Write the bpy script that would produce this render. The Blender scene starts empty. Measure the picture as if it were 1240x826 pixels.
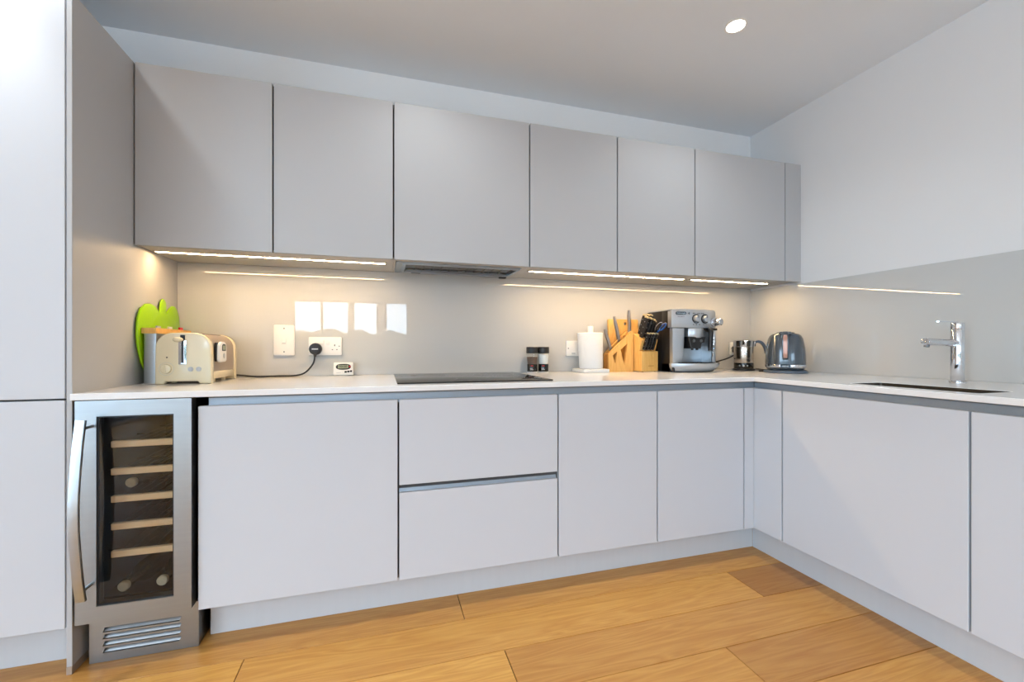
import bpy, bmesh, math, random
from mathutils import Vector, Matrix
random.seed(4)
SC = bpy.context.scene
COL = SC.collection
PI = math.pi

# ------------------------------------------------------------------ materials
def lin(c):
    return tuple(((v/255)/12.92 if v/255 <= .04045 else ((v/255+.055)/1.055)**2.4) for v in c)

def mat(name, rgb, rough=.5, metal=0., var=.04, scale=18., bump=0., spec=.5, coat=0.,
        stretch=(1, 1, 1), trans=0., alpha=1., ior=1.45, emit=None, estr=0.):
    m = bpy.data.materials.new(name); m.use_nodes = True
    nt = m.node_tree; n = nt.nodes; L = nt.links
    b = n['Principled BSDF']
    c = lin(rgb)
    tc = n.new('ShaderNodeTexCoord'); mp = n.new('ShaderNodeMapping')
    mp.inputs['Scale'].default_value = stretch
    L.new(tc.outputs['Object'], mp.inputs['Vector'])
    no = n.new('ShaderNodeTexNoise'); no.inputs['Scale'].default_value = scale
    no.inputs['Detail'].default_value = 4
    L.new(mp.outputs[0], no.inputs['Vector'])
    cr = n.new('ShaderNodeMix'); cr.data_type = 'RGBA'
    cr.inputs['A'].default_value = tuple(max(0, v*(1-var)) for v in c)+(1,)
    cr.inputs['B'].default_value = tuple(min(1, v*(1+var)) for v in c)+(1,)
    L.new(no.outputs['Fac'], cr.inputs['Factor'])
    L.new(cr.outputs['Result'], b.inputs['Base Color'])
    b.inputs['Roughness'].default_value = rough
    b.inputs['Metallic'].default_value = metal
    b.inputs['Specular IOR Level'].default_value = spec
    b.inputs['Coat Weight'].default_value = coat
    b.inputs['Coat Roughness'].default_value = .03
    b.inputs['Transmission Weight'].default_value = trans
    b.inputs['Alpha'].default_value = alpha
    b.inputs['IOR'].default_value = ior
    if emit:
        b.inputs['Emission Color'].default_value = lin(emit)+(1,)
        b.inputs['Emission Strength'].default_value = estr
    if bump:
        bp = n.new('ShaderNodeBump'); bp.inputs['Strength'].default_value = bump
        bp.inputs['Distance'].default_value = .002
        L.new(no.outputs['Fac'], bp.inputs['Height']); L.new(bp.outputs[0], b.inputs['Normal'])
    return m

def wood(name, a, b_, scale=7, stretch=(1, 1, 1), rough=.45, tone=False, spec=.4):
    """grain along the axis that is NOT stretched; optional per-plank tone attribute"""
    m = bpy.data.materials.new(name); m.use_nodes = True
    nt = m.node_tree; n = nt.nodes; L = nt.links
    b = n['Principled BSDF']; b.inputs['Roughness'].default_value = rough
    b.inputs['Specular IOR Level'].default_value = spec
    tc = n.new('ShaderNodeTexCoord'); mp = n.new('ShaderNodeMapping')
    mp.inputs['Scale'].default_value = stretch
    vec = tc.outputs['Object']
    if tone:
        at = n.new('ShaderNodeAttribute'); at.attribute_name = 'tone'
        sep = n.new('ShaderNodeSeparateColor'); L.new(at.outputs['Color'], sep.inputs[0])
        mul = n.new('ShaderNodeMath'); mul.operation = 'MULTIPLY'; mul.inputs[1].default_value = 37
        L.new(sep.outputs['Green'], mul.inputs[0])
        cb = n.new('ShaderNodeCombineXYZ'); L.new(mul.outputs[0], cb.inputs[0]); L.new(mul.outputs[0], cb.inputs[2])
        ad = n.new('ShaderNodeVectorMath'); ad.operation = 'ADD'
        L.new(vec, ad.inputs[0]); L.new(cb.outputs[0], ad.inputs[1]); vec = ad.outputs[0]
    L.new(vec, mp.inputs['Vector'])
    n1 = n.new('ShaderNodeTexNoise'); n1.inputs['Scale'].default_value = scale
    n1.inputs['Detail'].default_value = 8; n1.inputs['Roughness'].default_value = .62
    n1.inputs['Distortion'].default_value = .9
    L.new(mp.outputs[0], n1.inputs['Vector'])
    n2 = n.new('ShaderNodeTexNoise'); n2.inputs['Scale'].default_value = scale*.18
    n2.inputs['Detail'].default_value = 2; n2.inputs['Distortion'].default_value = 1.5
    L.new(mp.outputs[0], n2.inputs['Vector'])
    # growth rings: bands folded out of the slow noise
    rg = n.new('ShaderNodeMath'); rg.operation = 'MULTIPLY'; rg.inputs[1].default_value = 16
    L.new(n2.outputs['Fac'], rg.inputs[0])
    fr = n.new('ShaderNodeMath'); fr.operation = 'PINGPONG'; fr.inputs[1].default_value = 1
    L.new(rg.outputs[0], fr.inputs[0])
    mx = n.new('ShaderNodeMix'); mx.data_type = 'FLOAT'; mx.inputs['Factor'].default_value = .3
    L.new(n1.outputs['Fac'], mx.inputs['A']); L.new(fr.outputs[0], mx.inputs['B'])
    cr = n.new('ShaderNodeValToRGB')
    cr.color_ramp.elements[0].position = .2; cr.color_ramp.elements[1].position = .8
    cr.color_ramp.elements[0].color = lin(a)+(1,); cr.color_ramp.elements[1].color = lin(b_)+(1,)
    L.new(mx.outputs['Result'], cr.inputs['Fac'])
    out = cr.outputs['Color']
    if tone:
        hv = n.new('ShaderNodeHueSaturation')
        mr = n.new('ShaderNodeMapRange'); mr.inputs['To Min'].default_value = .55; mr.inputs['To Max'].default_value = 1.2
        L.new(sep.outputs['Red'], mr.inputs['Value']); L.new(mr.outputs[0], hv.inputs['Value'])
        mh = n.new('ShaderNodeMapRange'); mh.inputs['To Min'].default_value = .485; mh.inputs['To Max'].default_value = .505
        L.new(sep.outputs['Red'], mh.inputs['Value']); L.new(mh.outputs[0], hv.inputs['Hue'])
        L.new(out, hv.inputs['Color']); out = hv.outputs['Color']
    L.new(out, b.inputs['Base Color'])
    bp = n.new('ShaderNodeBump'); bp.inputs['Strength'].default_value = .12; bp.inputs['Distance'].default_value = .001
    L.new(n1.outputs['Fac'], bp.inputs['Height']); L.new(bp.outputs[0], b.inputs['Normal'])
    return m

M = {}
M['wall'] = mat('wall_paint', (230, 229, 229), .9, var=.012, scale=3)
M['wall_lit'] = mat('wall_paint_lit', (248, 249, 250), .9, var=.01, scale=3)  # wall paint lightened for the back wall, in place of light missing there
M['ceiling'] = mat('ceiling_paint', (234, 238, 243), .95, var=.012, scale=3)
M['base_paint'] = mat('base_cabinet_paint', (206, 208, 213), .5, var=.01, scale=2, spec=.35)
M['wall_unit_shaded'] = mat('cabinet_paint_shaded', (186, 186, 187), .42, var=.01, scale=2, spec=.4)  # darker than the base doors: dimmer light put into the colour
M['carcass'] = mat('carcass_board_shaded', (72, 72, 73), .7, var=.02)  # board colour darkened so gaps between the fronts look shaded
M['underside'] = mat('cabinet_underside', (214, 206, 196), .45, var=.02)
M['plinth'] = mat('plinth_aluminium', (206, 207, 209), .4, metal=.0, var=.03, scale=40, stretch=(1, 1, .05))
M['rail'] = mat('rail_aluminium', (150, 158, 166), .38, metal=.55, var=.04, scale=60, stretch=(.03, 1, 1))
M['quartz'] = mat('white_quartz', (236, 234, 232), .12, var=.02, scale=120, spec=.5)
M['splash'] = mat('back_painted_glass', (196, 195, 192), .004, var=.006, scale=2, spec=.6, ior=1.5)
M['steel'] = mat('brushed_steel', (182, 189, 194), .3, metal=1, var=.06, scale=90, stretch=(.04, 1, 1))
M['steel_dark'] = mat('dark_steel', (120, 121, 122), .35, metal=1, var=.06, scale=90, stretch=(.04, 1, 1))
M['chrome'] = mat('chrome', (222, 224, 228), .08, metal=1, var=.01)
M['warm_steel'] = mat('polished_steel', (214, 204, 192), .16, metal=1, var=.03, scale=40, stretch=(1, 1, .05))
M['sink_steel'] = mat('sink_steel', (104, 98, 90), .35, metal=1, var=.12, scale=60)
M['brass'] = mat('pale_brass', (226, 208, 168), .3, metal=.7, var=.05, scale=60)
M['cooler_steel'] = mat('cooler_steel', (158, 163, 166), .34, metal=1, var=.06, scale=90, stretch=(.04, 1, 1))
M['silver'] = mat('silver_plastic', (196, 200, 205), .28, metal=.75, var=.02, scale=30)
M['black'] = mat('black_plastic', (22, 22, 24), .4, var=.1)
M['black_gloss'] = mat('black_gloss', (14, 14, 15), .06, var=.05)
M['gap_shade'] = mat('painted_gap_shade', (30, 30, 31), .8, var=.05)  # near-black that paints the shade inside door gaps
M['hob_glass'] = mat('hob_glass', (26, 24, 23), .10, var=.05, spec=.35)
M['hob_mark'] = mat('hob_marking', (105, 102, 98), .3, var=.03)
M['filter'] = mat('hood_filter', (120, 118, 114), .4, metal=.9, var=.35, scale=160, stretch=(1, .1, 1))
M['cream'] = mat('cream_enamel', (240, 224, 188), .16, var=.02, spec=.6, coat=.5)
M['taupe'] = mat('taupe_metal', (176, 160, 144), .32, metal=.35, var=.04, scale=60)
M['white_plastic'] = mat('white_plastic', (244, 240, 234), .3, var=.012)
M['grey_plastic'] = mat('grey_plastic', (196, 196, 196), .35, var=.03)
M['lcd'] = mat('lcd_screen', (150, 156, 128), .3, var=.05)
M['red'] = mat('red_plastic', (190, 30, 36), .35, var=.05)
M['green'] = mat('lime_plastic', (154, 204, 0), .3, var=.05, scale=6)
M['bamboo'] = wood('bamboo', (222, 160, 78), (244, 196, 118), 16, (9, 9, .7), .4)
M['bamboo_dark'] = wood('bamboo_end', (186, 120, 48), (214, 152, 76), 16, (9, 9, .7), .4)
M['beech'] = wood('beech_slat', (244, 212, 162), (252, 228, 186), 14, (.8, 9, 9), .5)
M['shelf_wood'] = M['beech']
M['oak'] = wood('oak_planks', (206, 143, 62), (234, 178, 92), 9, (.55, 7, 7), .36, tone=True)
M['floor_gap'] = mat('floor_joint', (70, 46, 24), .8, var=.1)
M['paper'] = mat('kitchen_paper', (246, 245, 243), .95, var=.015, scale=70, bump=.25)
M['cooler_in'] = mat('cooler_lining', (24, 20, 16), .45, var=.08, scale=6)
M['bottle_dark'] = mat('dark_bottle_glass', (16, 20, 34), .08, var=.1, spec=.7)
M['bottle_green'] = mat('green_bottle_glass', (40, 38, 18), .1, var=.1, spec=.6)
M['foil'] = mat('bottle_foil', (236, 224, 190), .35, metal=.3, var=.1)
M['kettle_grey'] = mat('kettle_grey_enamel', (68, 76, 84), .16, metal=.25, var=.03, spec=.6, coat=.6)
M['copper'] = mat('rose_copper', (172, 132, 118), .3, metal=.6, var=.1, scale=40)
M['blue_grey'] = mat('blue_grey_rubber', (76, 88, 102), .45, var=.05)
M['blue'] = mat('blue_grip', (28, 96, 176), .4, var=.08)
M['knife_steel'] = mat('satin_knife_steel', (178, 170, 162), .3, metal=1, var=.06, scale=60)
M['pepper'] = mat('peppercorns', (112, 88, 74), .7, var=.7, scale=260)
M['salt'] = mat('salt_crystals', (244, 242, 238), .7, var=.1, scale=260)
M['hill'] = mat('distant_trees', (62, 70, 58), .95, var=.4, scale=1.3)
M['paving'] = mat('pale_paving', (222, 222, 220), .9, var=.05, scale=2)
M['frame'] = mat('window_frame_grey', (118, 118, 118), .5, var=.03)
M['lamp'] = mat('lamp_glow', (255, 250, 240), .4, var=.0, emit=(255, 247, 234), estr=30)
M['led'] = mat('led_glow', (255, 226, 170), .4, var=.0, emit=(255, 214, 158), estr=190)

def glass_pane(name, tint, dens):
    m = bpy.data.materials.new(name); m.use_nodes = True
    nt = m.node_tree; n = nt.nodes; L = nt.links
    n.remove(n['Principled BSDF'])
    o = n['Material Output']
    t = n.new('ShaderNodeBsdfTransparent'); t.inputs[0].default_value = tint+(1,)
    g = n.new('ShaderNodeBsdfGlossy'); g.inputs['Roughness'].default_value = .02
    f = n.new('ShaderNodeFresnel'); f.inputs['IOR'].default_value = dens
    mx = n.new('ShaderNodeMixShader')
    ge = n.new('ShaderNodeNewGeometry'); iv = n.new('ShaderNodeMath'); iv.operation = 'SUBTRACT'; iv.inputs[0].default_value = 1
    L.new(ge.outputs['Backfacing'], iv.inputs[1])
    ml = n.new('ShaderNodeMath'); ml.operation = 'MULTIPLY'
    L.new(f.outputs[0], ml.inputs[0]); L.new(iv.outputs[0], ml.inputs[1])
    L.new(ml.outputs[0], mx.inputs[0]); L.new(t.outputs[0], mx.inputs[1]); L.new(g.outputs[0], mx.inputs[2])
    L.new(mx.outputs[0], o.inputs[0])
    return m
M['pane'] = glass_pane('window_glass', (.96, .98, .98), 1.45)
M['smoked'] = glass_pane('smoked_door_glass', (.86, .84, .82), 1.55)
M['clear'] = glass_pane('clear_jar', (.97, .98, .98), 1.2)

# ------------------------------------------------------------------ mesh builder
class MB:
    def __init__(s):
        s.bm = bmesh.new()
    def _take(s, b, mi=0, mtx=None):
        if mtx is not None:
            bmesh.ops.transform(b, matrix=mtx, verts=b.verts[:])
        for f in b.faces: f.material_index = mi
        me = bpy.data.meshes.new('tmp'); b.to_mesh(me); b.free()
        s.bm.from_mesh(me); bpy.data.meshes.remove(me)
        return s
    def box(s, x0, x1, y0, y1, z0, z1, bev=0., seg=2, mi=0, mtx=None):
        b = bmesh.new(); bmesh.ops.create_cube(b, size=1)
        for v in b.verts:
            v.co = Vector(((x0+x1)/2+v.co.x*(x1-x0), (y0+y1)/2+v.co.y*(y1-y0), (z0+z1)/2+v.co.z*(z1-z0)))
        if bev > 0:
            bmesh.ops.bevel(b, geom=b.edges[:], offset=bev, segments=seg, profile=.5, affect='EDGES')
        return s._take(b, mi, mtx)
    def prism(s, pts, plane, d0, d1, bev=0., seg=2, mi=0, mtx=None):
        """pts: 2D outline; plane 'XZ' extrudes in y, 'YZ' in x, 'XY' in z"""
        b = bmesh.new()
        def P(p, d):
            return {'XZ': (p[0], d, p[1]), 'YZ': (d, p[0], p[1]), 'XY': (p[0], p[1], d)}[plane]
        A = [b.verts.new(P(p, d0)) for p in pts]; B = [b.verts.new(P(p, d1)) for p in pts]
        fa = b.faces.new(A); fb = b.faces.new(B[::-1])
        k = len(pts)
        for i in range(k):
            b.faces.new((A[i], B[i], B[(i+1) % k], A[(i+1) % k]))
        bmesh.ops.recalc_face_normals(b, faces=b.faces[:])
        if bev > 0:
            es = list(set(fa.edges[:]+fb.edges[:]))
            bmesh.ops.bevel(b, geom=es, offset=bev, segments=seg, profile=.5, affect='EDGES')
        bmesh.ops.triangulate(b, faces=[f for f in b.faces if len(f.verts) > 4])
        return s._take(b, mi, mtx)
    def ring(s, outer, holes, plane, d0, d1, mi=0):
        """flat plate with holes (all 2-D outlines), extruded"""
        from mathutils.geometry import delaunay_2d_cdt
        loops = [outer]+holes
        vs, es = [], []
        for lp in loops:
            o = len(vs); vs += [Vector(p) for p in lp]
            es += [(o+i, o+(i+1) % len(lp)) for i in range(len(lp))]
        fcs = [list(range(len(outer)))]
        co, ed, fa, *_ = delaunay_2d_cdt(vs, es, [], 0, 1e-6)
        def inside(p, lp):
            c = False; j = len(lp)-1
            for i in range(len(lp)):
                if (lp[i][1] > p.y) != (lp[j][1] > p.y) and p.x < (lp[j][0]-lp[i][0])*(p.y-lp[i][1])/(lp[j][1]-lp[i][1])+lp[i][0]:
                    c = not c
                j = i
            return c
        def P(p, d):
            return {'XZ': (p[0], d, p[1]), 'YZ': (d, p[0], p[1]), 'XY': (p[0], p[1], d)}[plane]
        b = bmesh.new()
        A = [b.verts.new(P(p, d0)) for p in co]; B = [b.verts.new(P(p, d1)) for p in co]
        for f in fa:
            c = sum((co[i] for i in f), Vector((0, 0)))/len(f)
            if inside(c, outer) and not any(inside(c, h) for h in holes):
                b.faces.new([A[i] for i in f]); b.faces.new([B[i] for i in f][::-1])
        # walls along borders
        for lp in loops:
            idx = []
            for p in lp:
                idx.append(min(range(len(co)), key=lambda i: (co[i]-Vector(p)).length_squared))
            for i in range(len(idx)):
                a, c = idx[i], idx[(i+1) % len(idx)]
                try: b.faces.new((A[a], B[a], B[c], A[c]))
                except ValueError: pass
        for v in b.verts[:]:
            if not v.link_faces: b.verts.remove(v)
        bmesh.ops.recalc_face_normals(b, faces=b.faces[:])
        return s._take(b, mi)
    def cyl(s, p0, p1, r0, r1=None, n=28, bev=0., mi=0):
        r1 = r0 if r1 is None else r1
        p0, p1 = Vector(p0), Vector(p1); d = p1-p0
        b = bmesh.new()
        bmesh.ops.create_cone(b, cap_ends=True, segments=n, radius1=r0, radius2=r1, depth=d.length)
        if bev > 0:
            es = [e for e in b.edges if any(len(f.verts) > 4 for f in e.link_faces)]
            bmesh.ops.bevel(b, geom=es, offset=bev, segments=2, profile=.5, affect='EDGES')
        q = Vector((0, 0, 1)).rotation_difference(d.normalized()).to_matrix().to_4x4()
        return s._take(b, mi, Matrix.Translation((p0+p1)/2) @ q)
    def lathe(s, prof, c=(0, 0, 0), n=40, mi=0, sx=1., sy=1., mtx=None, power=2., loop=False):
        b = bmesh.new(); rows = []
        if loop: prof = list(prof)+[prof[0]]
        for r, z in prof:
            if r < 1e-6:
                rows.append([b.verts.new((c[0], c[1], c[2]+z))]); continue
            row = []
            for i in range(n):
                a = 2*PI*i/n; ca, sa = math.cos(a), math.sin(a)
                k = (abs(ca)**power+abs(sa)**power)**(-1/power)
                row.append(b.verts.new((c[0]+r*sx*ca*k, c[1]+r*sy*sa*k, c[2]+z)))
            rows.append(row)
        for a, d in zip(rows, rows[1:]):
            for i in range(n):
                j = (i+1) % n
                if len(a) == 1 and len(d) == 1: continue
                if len(a) == 1: b.faces.new((a[0], d[i], d[j]))
                elif len(d) == 1: b.faces.new((a[i], d[0], a[j]))
                else: b.faces.new((a[i], d[i], d[j], a[j]))
        if len(rows[0]) > 1 and not loop: b.faces.new(rows[0])
        if len(rows[-1]) > 1 and not loop: b.faces.new(rows[-1][::-1])
        if loop: bmesh.ops.remove_doubles(b, verts=b.verts[:], dist=1e-6)
        bmesh.ops.recalc_face_normals(b, faces=b.faces[:])
        return s._take(b, mi, mtx)
    def tube(s, pts, r, n=12, mi=0, smooth=6, flat=None, up=(0, 0, 1)):
        """sweep along a Catmull-Rom curve; r number or list; flat=(w,h) sweeps a rectangle-ish oval"""
        pts = [Vector(p) for p in pts]
        rs = r if isinstance(r, (list, tuple)) else [r]*len(pts)
        P, R = [], []
        for i in range(len(pts)-1):
            a = pts[max(i-1, 0)]; b_ = pts[i]; c = pts[i+1]; d = pts[min(i+2, len(pts)-1)]
            for k in range(smooth):
                t = k/smooth
                P.append(.5*((2*b_)+(c-a)*t+(2*a-5*b_+4*c-d)*t*t+(3*b_-a-3*c+d)*t**3))
                R.append(rs[i]*(1-t)+rs[i+1]*t)
        P.append(pts[-1]); R.append(rs[-1])
        b = bmesh.new(); rows = []
        u = Vector(up)
        for i, p in enumerate(P):
            t = (P[min(i+1, len(P)-1)]-P[max(i-1, 0)]).normalized()
            sd = u.cross(t)
            if sd.length < 1e-4: sd = Vector((1, 0, 0)).cross(t)
            sd.normalize(); v = t.cross(sd).normalized()
            row = []
            for k in range(n):
                a = 2*PI*k/n; ca, sa = math.cos(a), math.sin(a)
                if flat:
                    q = (abs(ca)**6+abs(sa)**6)**(-1/6)
                    row.append(b.verts.new(p+sd*(flat[0]*ca*q*R[i])+v*(flat[1]*sa*q*R[i])))
                else:
                    row.append(b.verts.new(p+(sd*ca+v*sa)*R[i]))
            rows.append(row)
        for a, d in zip(rows, rows[1:]):
            for i in range(n):
                j = (i+1) % n; b.faces.new((a[i], d[i], d[j], a[j]))
        b.faces.new(rows[0]); b.faces.new(rows[-1][::-1])
        bmesh.ops.recalc_face_normals(b, faces=b.faces[:])
        return s._take(b, mi)
    def ball(s, c, r, sc=(1, 1, 1), mi=0):
        b = bmesh.new(); bmesh.ops.create_uvsphere(b, u_segments=24, v_segments=14, radius=r)
        return s._take(b, mi, Matrix.Translation(c) @ Matrix.Diagonal((*sc, 1)))
    def text(s, body, size, mtx, mi=0, depth=.0004):
        cu = bpy.data.curves.new('tmp', 'FONT'); cu.body = body; cu.size = size
        cu.align_x = 'CENTER'; cu.align_y = 'CENTER'; cu.extrude = depth
        o = bpy.data.objects.new('tmp', cu); COL.objects.link(o)
        dg = bpy.context.evaluated_depsgraph_get()
        me = bpy.data.meshes.new_from_object(o.evaluated_get(dg))
        b = bmesh.new(); b.from_mesh(me)
        bpy.data.objects.remove(o); bpy.data.curves.remove(cu); bpy.data.meshes.remove(me)
        return s._take(b, mi, mtx)
    def build(s, name, mats, parent=None, loc=(0, 0, 0), rot=None, angle=35):
        me = bpy.data.meshes.new(name); s.bm.to_mesh(me); s.bm.free()
        for p in me.polygons: p.use_smooth = True
        me.set_sharp_from_angle(angle=math.radians(angle))
        for m in (mats if isinstance(mats, (list, tuple)) else [mats]): me.materials.append(m)
        o = bpy.data.objects.new(name, me); COL.objects.link(o)
        o.location = loc
        if rot: o.rotation_euler = rot
        if parent: o.parent = parent
        return o

def thing(name, label, cat, loc=(0, 0, 0), rz=0., group=None):
    o = bpy.data.objects.new(name, None); COL.objects.link(o)
    o.empty_display_size = .05
    o.location = loc; o.rotation_euler = (0, 0, rz)
    o['label'] = label; o['category'] = cat
    if group: o['group'] = group
    return o
def tag(o, label, cat, group=None):
    o['label'] = label; o['category'] = cat
    if group: o['group'] = group
    return o
def struct(o, label=None, cat=None):
    o['kind'] = 'structure'
    if label: o['label'] = label
    if cat: o['category'] = cat
    return o
def copy_thing(root, label, loc=None, rz=None):
    r = root.copy(); COL.objects.link(r); r['label'] = label
    if loc is not None: r.location = loc
    if rz is not None: r.rotation_euler = (0, 0, rz)
    for ch in list(root.children):
        c = ch.copy(); COL.objects.link(c); c.parent = r
        for g in list(ch.children):
            d = g.copy(); COL.objects.link(d); d.parent = c
    return r
def rrect(x0, x1, z0, z1, r, n=6):
    """rounded rectangle outline; r = one radius or (bl, br, tr, tl)"""
    rs = r if isinstance(r, (tuple, list)) else (r,)*4
    cs = [(x0, z0, 1, 1, PI), (x1, z0, -1, 1, 1.5*PI), (x1, z1, -1, -1, 0), (x0, z1, 1, -1, .5*PI)]
    out = []
    for (cx, cz, sx, sz, a0), rr in zip(cs, rs):
        if rr <= 0: out.append((cx, cz)); continue
        for i in range(n+1):
            a = a0+PI/2*i/n
            out.append((cx+sx*rr+rr*math.cos(a), cz+sz*rr+rr*math.sin(a)))
    return out
def circ(cx, cz, r, n=24):
    return [(cx+r*math.cos(2*PI*i/n), cz+r*math.sin(2*PI*i/n)) for i in range(n)]

# ------------------------------------------------------------------ key dimensions (metres)
YD, YW, YP = 1.7406, 1.7205, 1.8304        # back run: door face, worktop edge, plinth
XD, XW, XP = 1.782, 1.762, 1.8637          # right run: the same three
YU, YB, XR = 2.086, 2.470, 2.4975          # wall-cabinet doors, glass on back wall, glass on right wall
ZB, ZT = .1423, .845                       # base doors
ZWB, ZW = .8787, .900                      # worktop
ZUB, ZUT = 1.4584, 2.1887                  # wall cabinets
ZC, ZS = 2.5457, 1.4466                    # ceiling, top of the right splashback
XPL = -.957                                # inner face of the tall end panel
XL, YF = -3.4, -5.0                        # far walls of the room
END = -.75                                 # near end of right run

# ------------------------------------------------------------------ the setting
mb = MB()
mb.box(XL-.2, XR+.206, YF-.2, YB+.206, -.12, -.004)
floor = struct(mb.build('floor', [M['floor_gap'], M['oak']]))
def planks():
    bm = bmesh.new(); bm.from_mesh(floor.data)
    lay = bm.loops.layers.color.new('tone')
    for f in bm.faces:
        for l in f.loops: l[lay] = (.5, .5, 0, 1)
    W = .2068
    fixed = {0: [.30], 1: [-.45, 1.535], 2: [.402], 3: [-.85, 1.147], 4: [.05], 5: [1.62]}
    tones = {(0, 0): .62, (0, 1): .66, (1, 0): .78, (1, 1): .72, (1, 2): .04, (2, 0): .82, (2, 1): .62, (3, 0): .6, (3, 1): .68, (3, 2): .5, (4, 1): .7}
    row = -4
    while True:
        y1 = 1.655+W*(1-row); y0 = y1-W
        if y1 < YF: break
        js = fixed.get(row)
        if js is None:
            a = random.uniform(-1.2, .8); js = [a, a+1.95]
        js = sorted(js)
        while js[0] > XL: js.insert(0, js[0]-1.97)
        while js[-1] < XR: js.append(js[-1]+1.97)
        base = [j for j in js if j < (fixed.get(row) or [9])[0]-1e-6]
        for i in range(len(js)-1):
            x0, x1 = max(js[i], XL-.1), min(js[i+1], XR+.2)
            if x1 <= x0: continue
            k = i+1-len(base) if row in fixed else None
            t = tones.get((row, k), random.uniform(.45, .85)) if k is not None else random.uniform(.45, .85)
            g = .0009; b = .0012
            q = random.random()
            lo = [bm.verts.new((x, y, -.003)) for x, y in ((x0+g, y0+g), (x1-g, y0+g), (x1-g, y1-g), (x0+g, y1-g))]
            hi = [bm.verts.new((x, y, 0)) for x, y in ((x0+g+b, y0+g+b), (x1-g-b, y0+g+b), (x1-g-b, y1-g-b), (x0+g+b, y1-g-b))]
            fs = [bm.faces.new(hi)]+[bm.faces.new((lo[a], lo[(a+1) % 4], hi[(a+1) % 4], hi[a])) for a in range(4)]
            for f in fs:
                f.material_index = 1
                for l in f.loops: l[lay] = (t, q, 0, 1)
        row += 1
    bm.to_mesh(floor.data); bm.free()
planks()

mb = MB()
hole = [circ(x, y, .046, 24) for x, y in ()]
mb.box(XL-.2, XR+.206, YF-.2, YB+.206, ZC, ZC+.15)
struct(mb.build('ceiling', M['ceiling']))
mb = MB(); mb.box(XL-.2, XR+.206, YB+.006, YB+.206, 0, ZC)
struct(mb.build('wall_back', M['wall_lit']))
mb = MB(); mb.box(XR+.006, XR+.206, YF, YB+.006, 0, ZC)
struct(mb.build('wall_right', M['wall']))

def wall_with_openings(name, axis, c0, c1, a0, a1, openings):
    mb = MB()
    def bx(u0, u1, z0, z1):
        if axis == 'Y': mb.box(u0, u1, c0, c1, z0, z1)
        else: mb.box(c0, c1, u0, u1, z0, z1)
    cur = a0
    for (u0, u1, z0, z1) in sorted(openings):
        if u0 > cur: bx(cur, u0, 0, ZC)
        if z0 > 0: bx(u0, u1, 0, z0)
        bx(u0, u1, z1, ZC)
        cur = u1
    bx(cur, a1, 0, ZC)
    return struct(mb.build(name, M['wall']))
OP_F = [(-1.84, -.69, .04, 2.07), (-.66, -.10, .04, 2.07), (.02, .55, .04, 2.07)]
OP_L = [(-4.7, -2.6, .04, 2.4), (-2.4, -.4, .04, 2.4)]
wall_with_openings('wall_front', 'Y', YF-.2, YF, XL-.2, XR+.206, OP_F)
wall_with_openings('wall_left', 'X', XL-.2, XL, YF, YB+.006, OP_L)
wn = 0
def window(axis, c, u0, u1, z0, z1, mull):
    global wn; wn += 1
    w = bpy.data.objects.new('window_%d' % wn, None); COL.objects.link(w); struct(w)
    t = .05
    fr = MB(); pn = MB()
    def bx(m, a, b, z_0, z_1, d):
        if axis == 'Y': m.box(a, b, c-d, c+d, z_0, z_1)
        else: m.box(c-d, c+d, a, b, z_0, z_1)
    bx(fr, u0, u0+t, z0, z1, .03); bx(fr, u1-t, u1, z0, z1, .03)
    bx(fr, u0+t, u1-t, z0, z0+t, .03); bx(fr, u0+t, u1-t, z1-t, z1, .03)
    for q in mull: bx(fr, q-t/2, q+t/2, z0+t, z1-t, .03)
    fr.build('window_frame', M['frame'], w)
    bx(pn, u0+t*.5, u1-t*.5, z0+t*.5, z1-t*.5, .003)
    pn.build('window_pane', M['pane'], w)
for (a, b, z0, z1), ml in zip(OP_F, [[-1.263], [], []]): window('Y', YF-.1, a, b, z0, z1, ml)
for (a, b, z0, z1) in OP_L: window('X', XL-.1, a, b, z0, z1, [(a+b)/2])
# outdoors seen only as a reflection: paved terrace, then a belt of trees
mb = MB(); mb.box(-40, 40, -18, YF-.2, -.25, -.05); struct(mb.build('ground', M['paving']))
mb = MB()
rnd = random.Random(3)
pts = [(-60, -1)]
x = -60
while x < 60:
    pts.append((x, 1.9+rnd.uniform(-.22, .3))); x += rnd.uniform(.4, 1.1)
pts.append((60, -1))
mb.prism(pts, 'XZ', -24, -22); o = mb.build('distant_tree_belt', M['hill']); struct(o)

# splashbacks: glass sheets on the two walls
mb = MB(); mb.box(XPL+.0005, XR-.0005, YB, YB+.0055, ZW+.0003, ZUB+.003, .0008, 1)
tag(mb.build('splashback_panel', M['splash']), 'long glossy taupe glass splashback behind the hob and toaster', 'splashback')
mb = MB(); mb.box(XR, XR+.0055, END, YB-.0005, ZW+.0003, ZS, .0008, 1)
tag(mb.build('splashback_panel', M['splash']), 'grey glass splashback on the right wall behind the sink tap', 'splashback')

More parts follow.
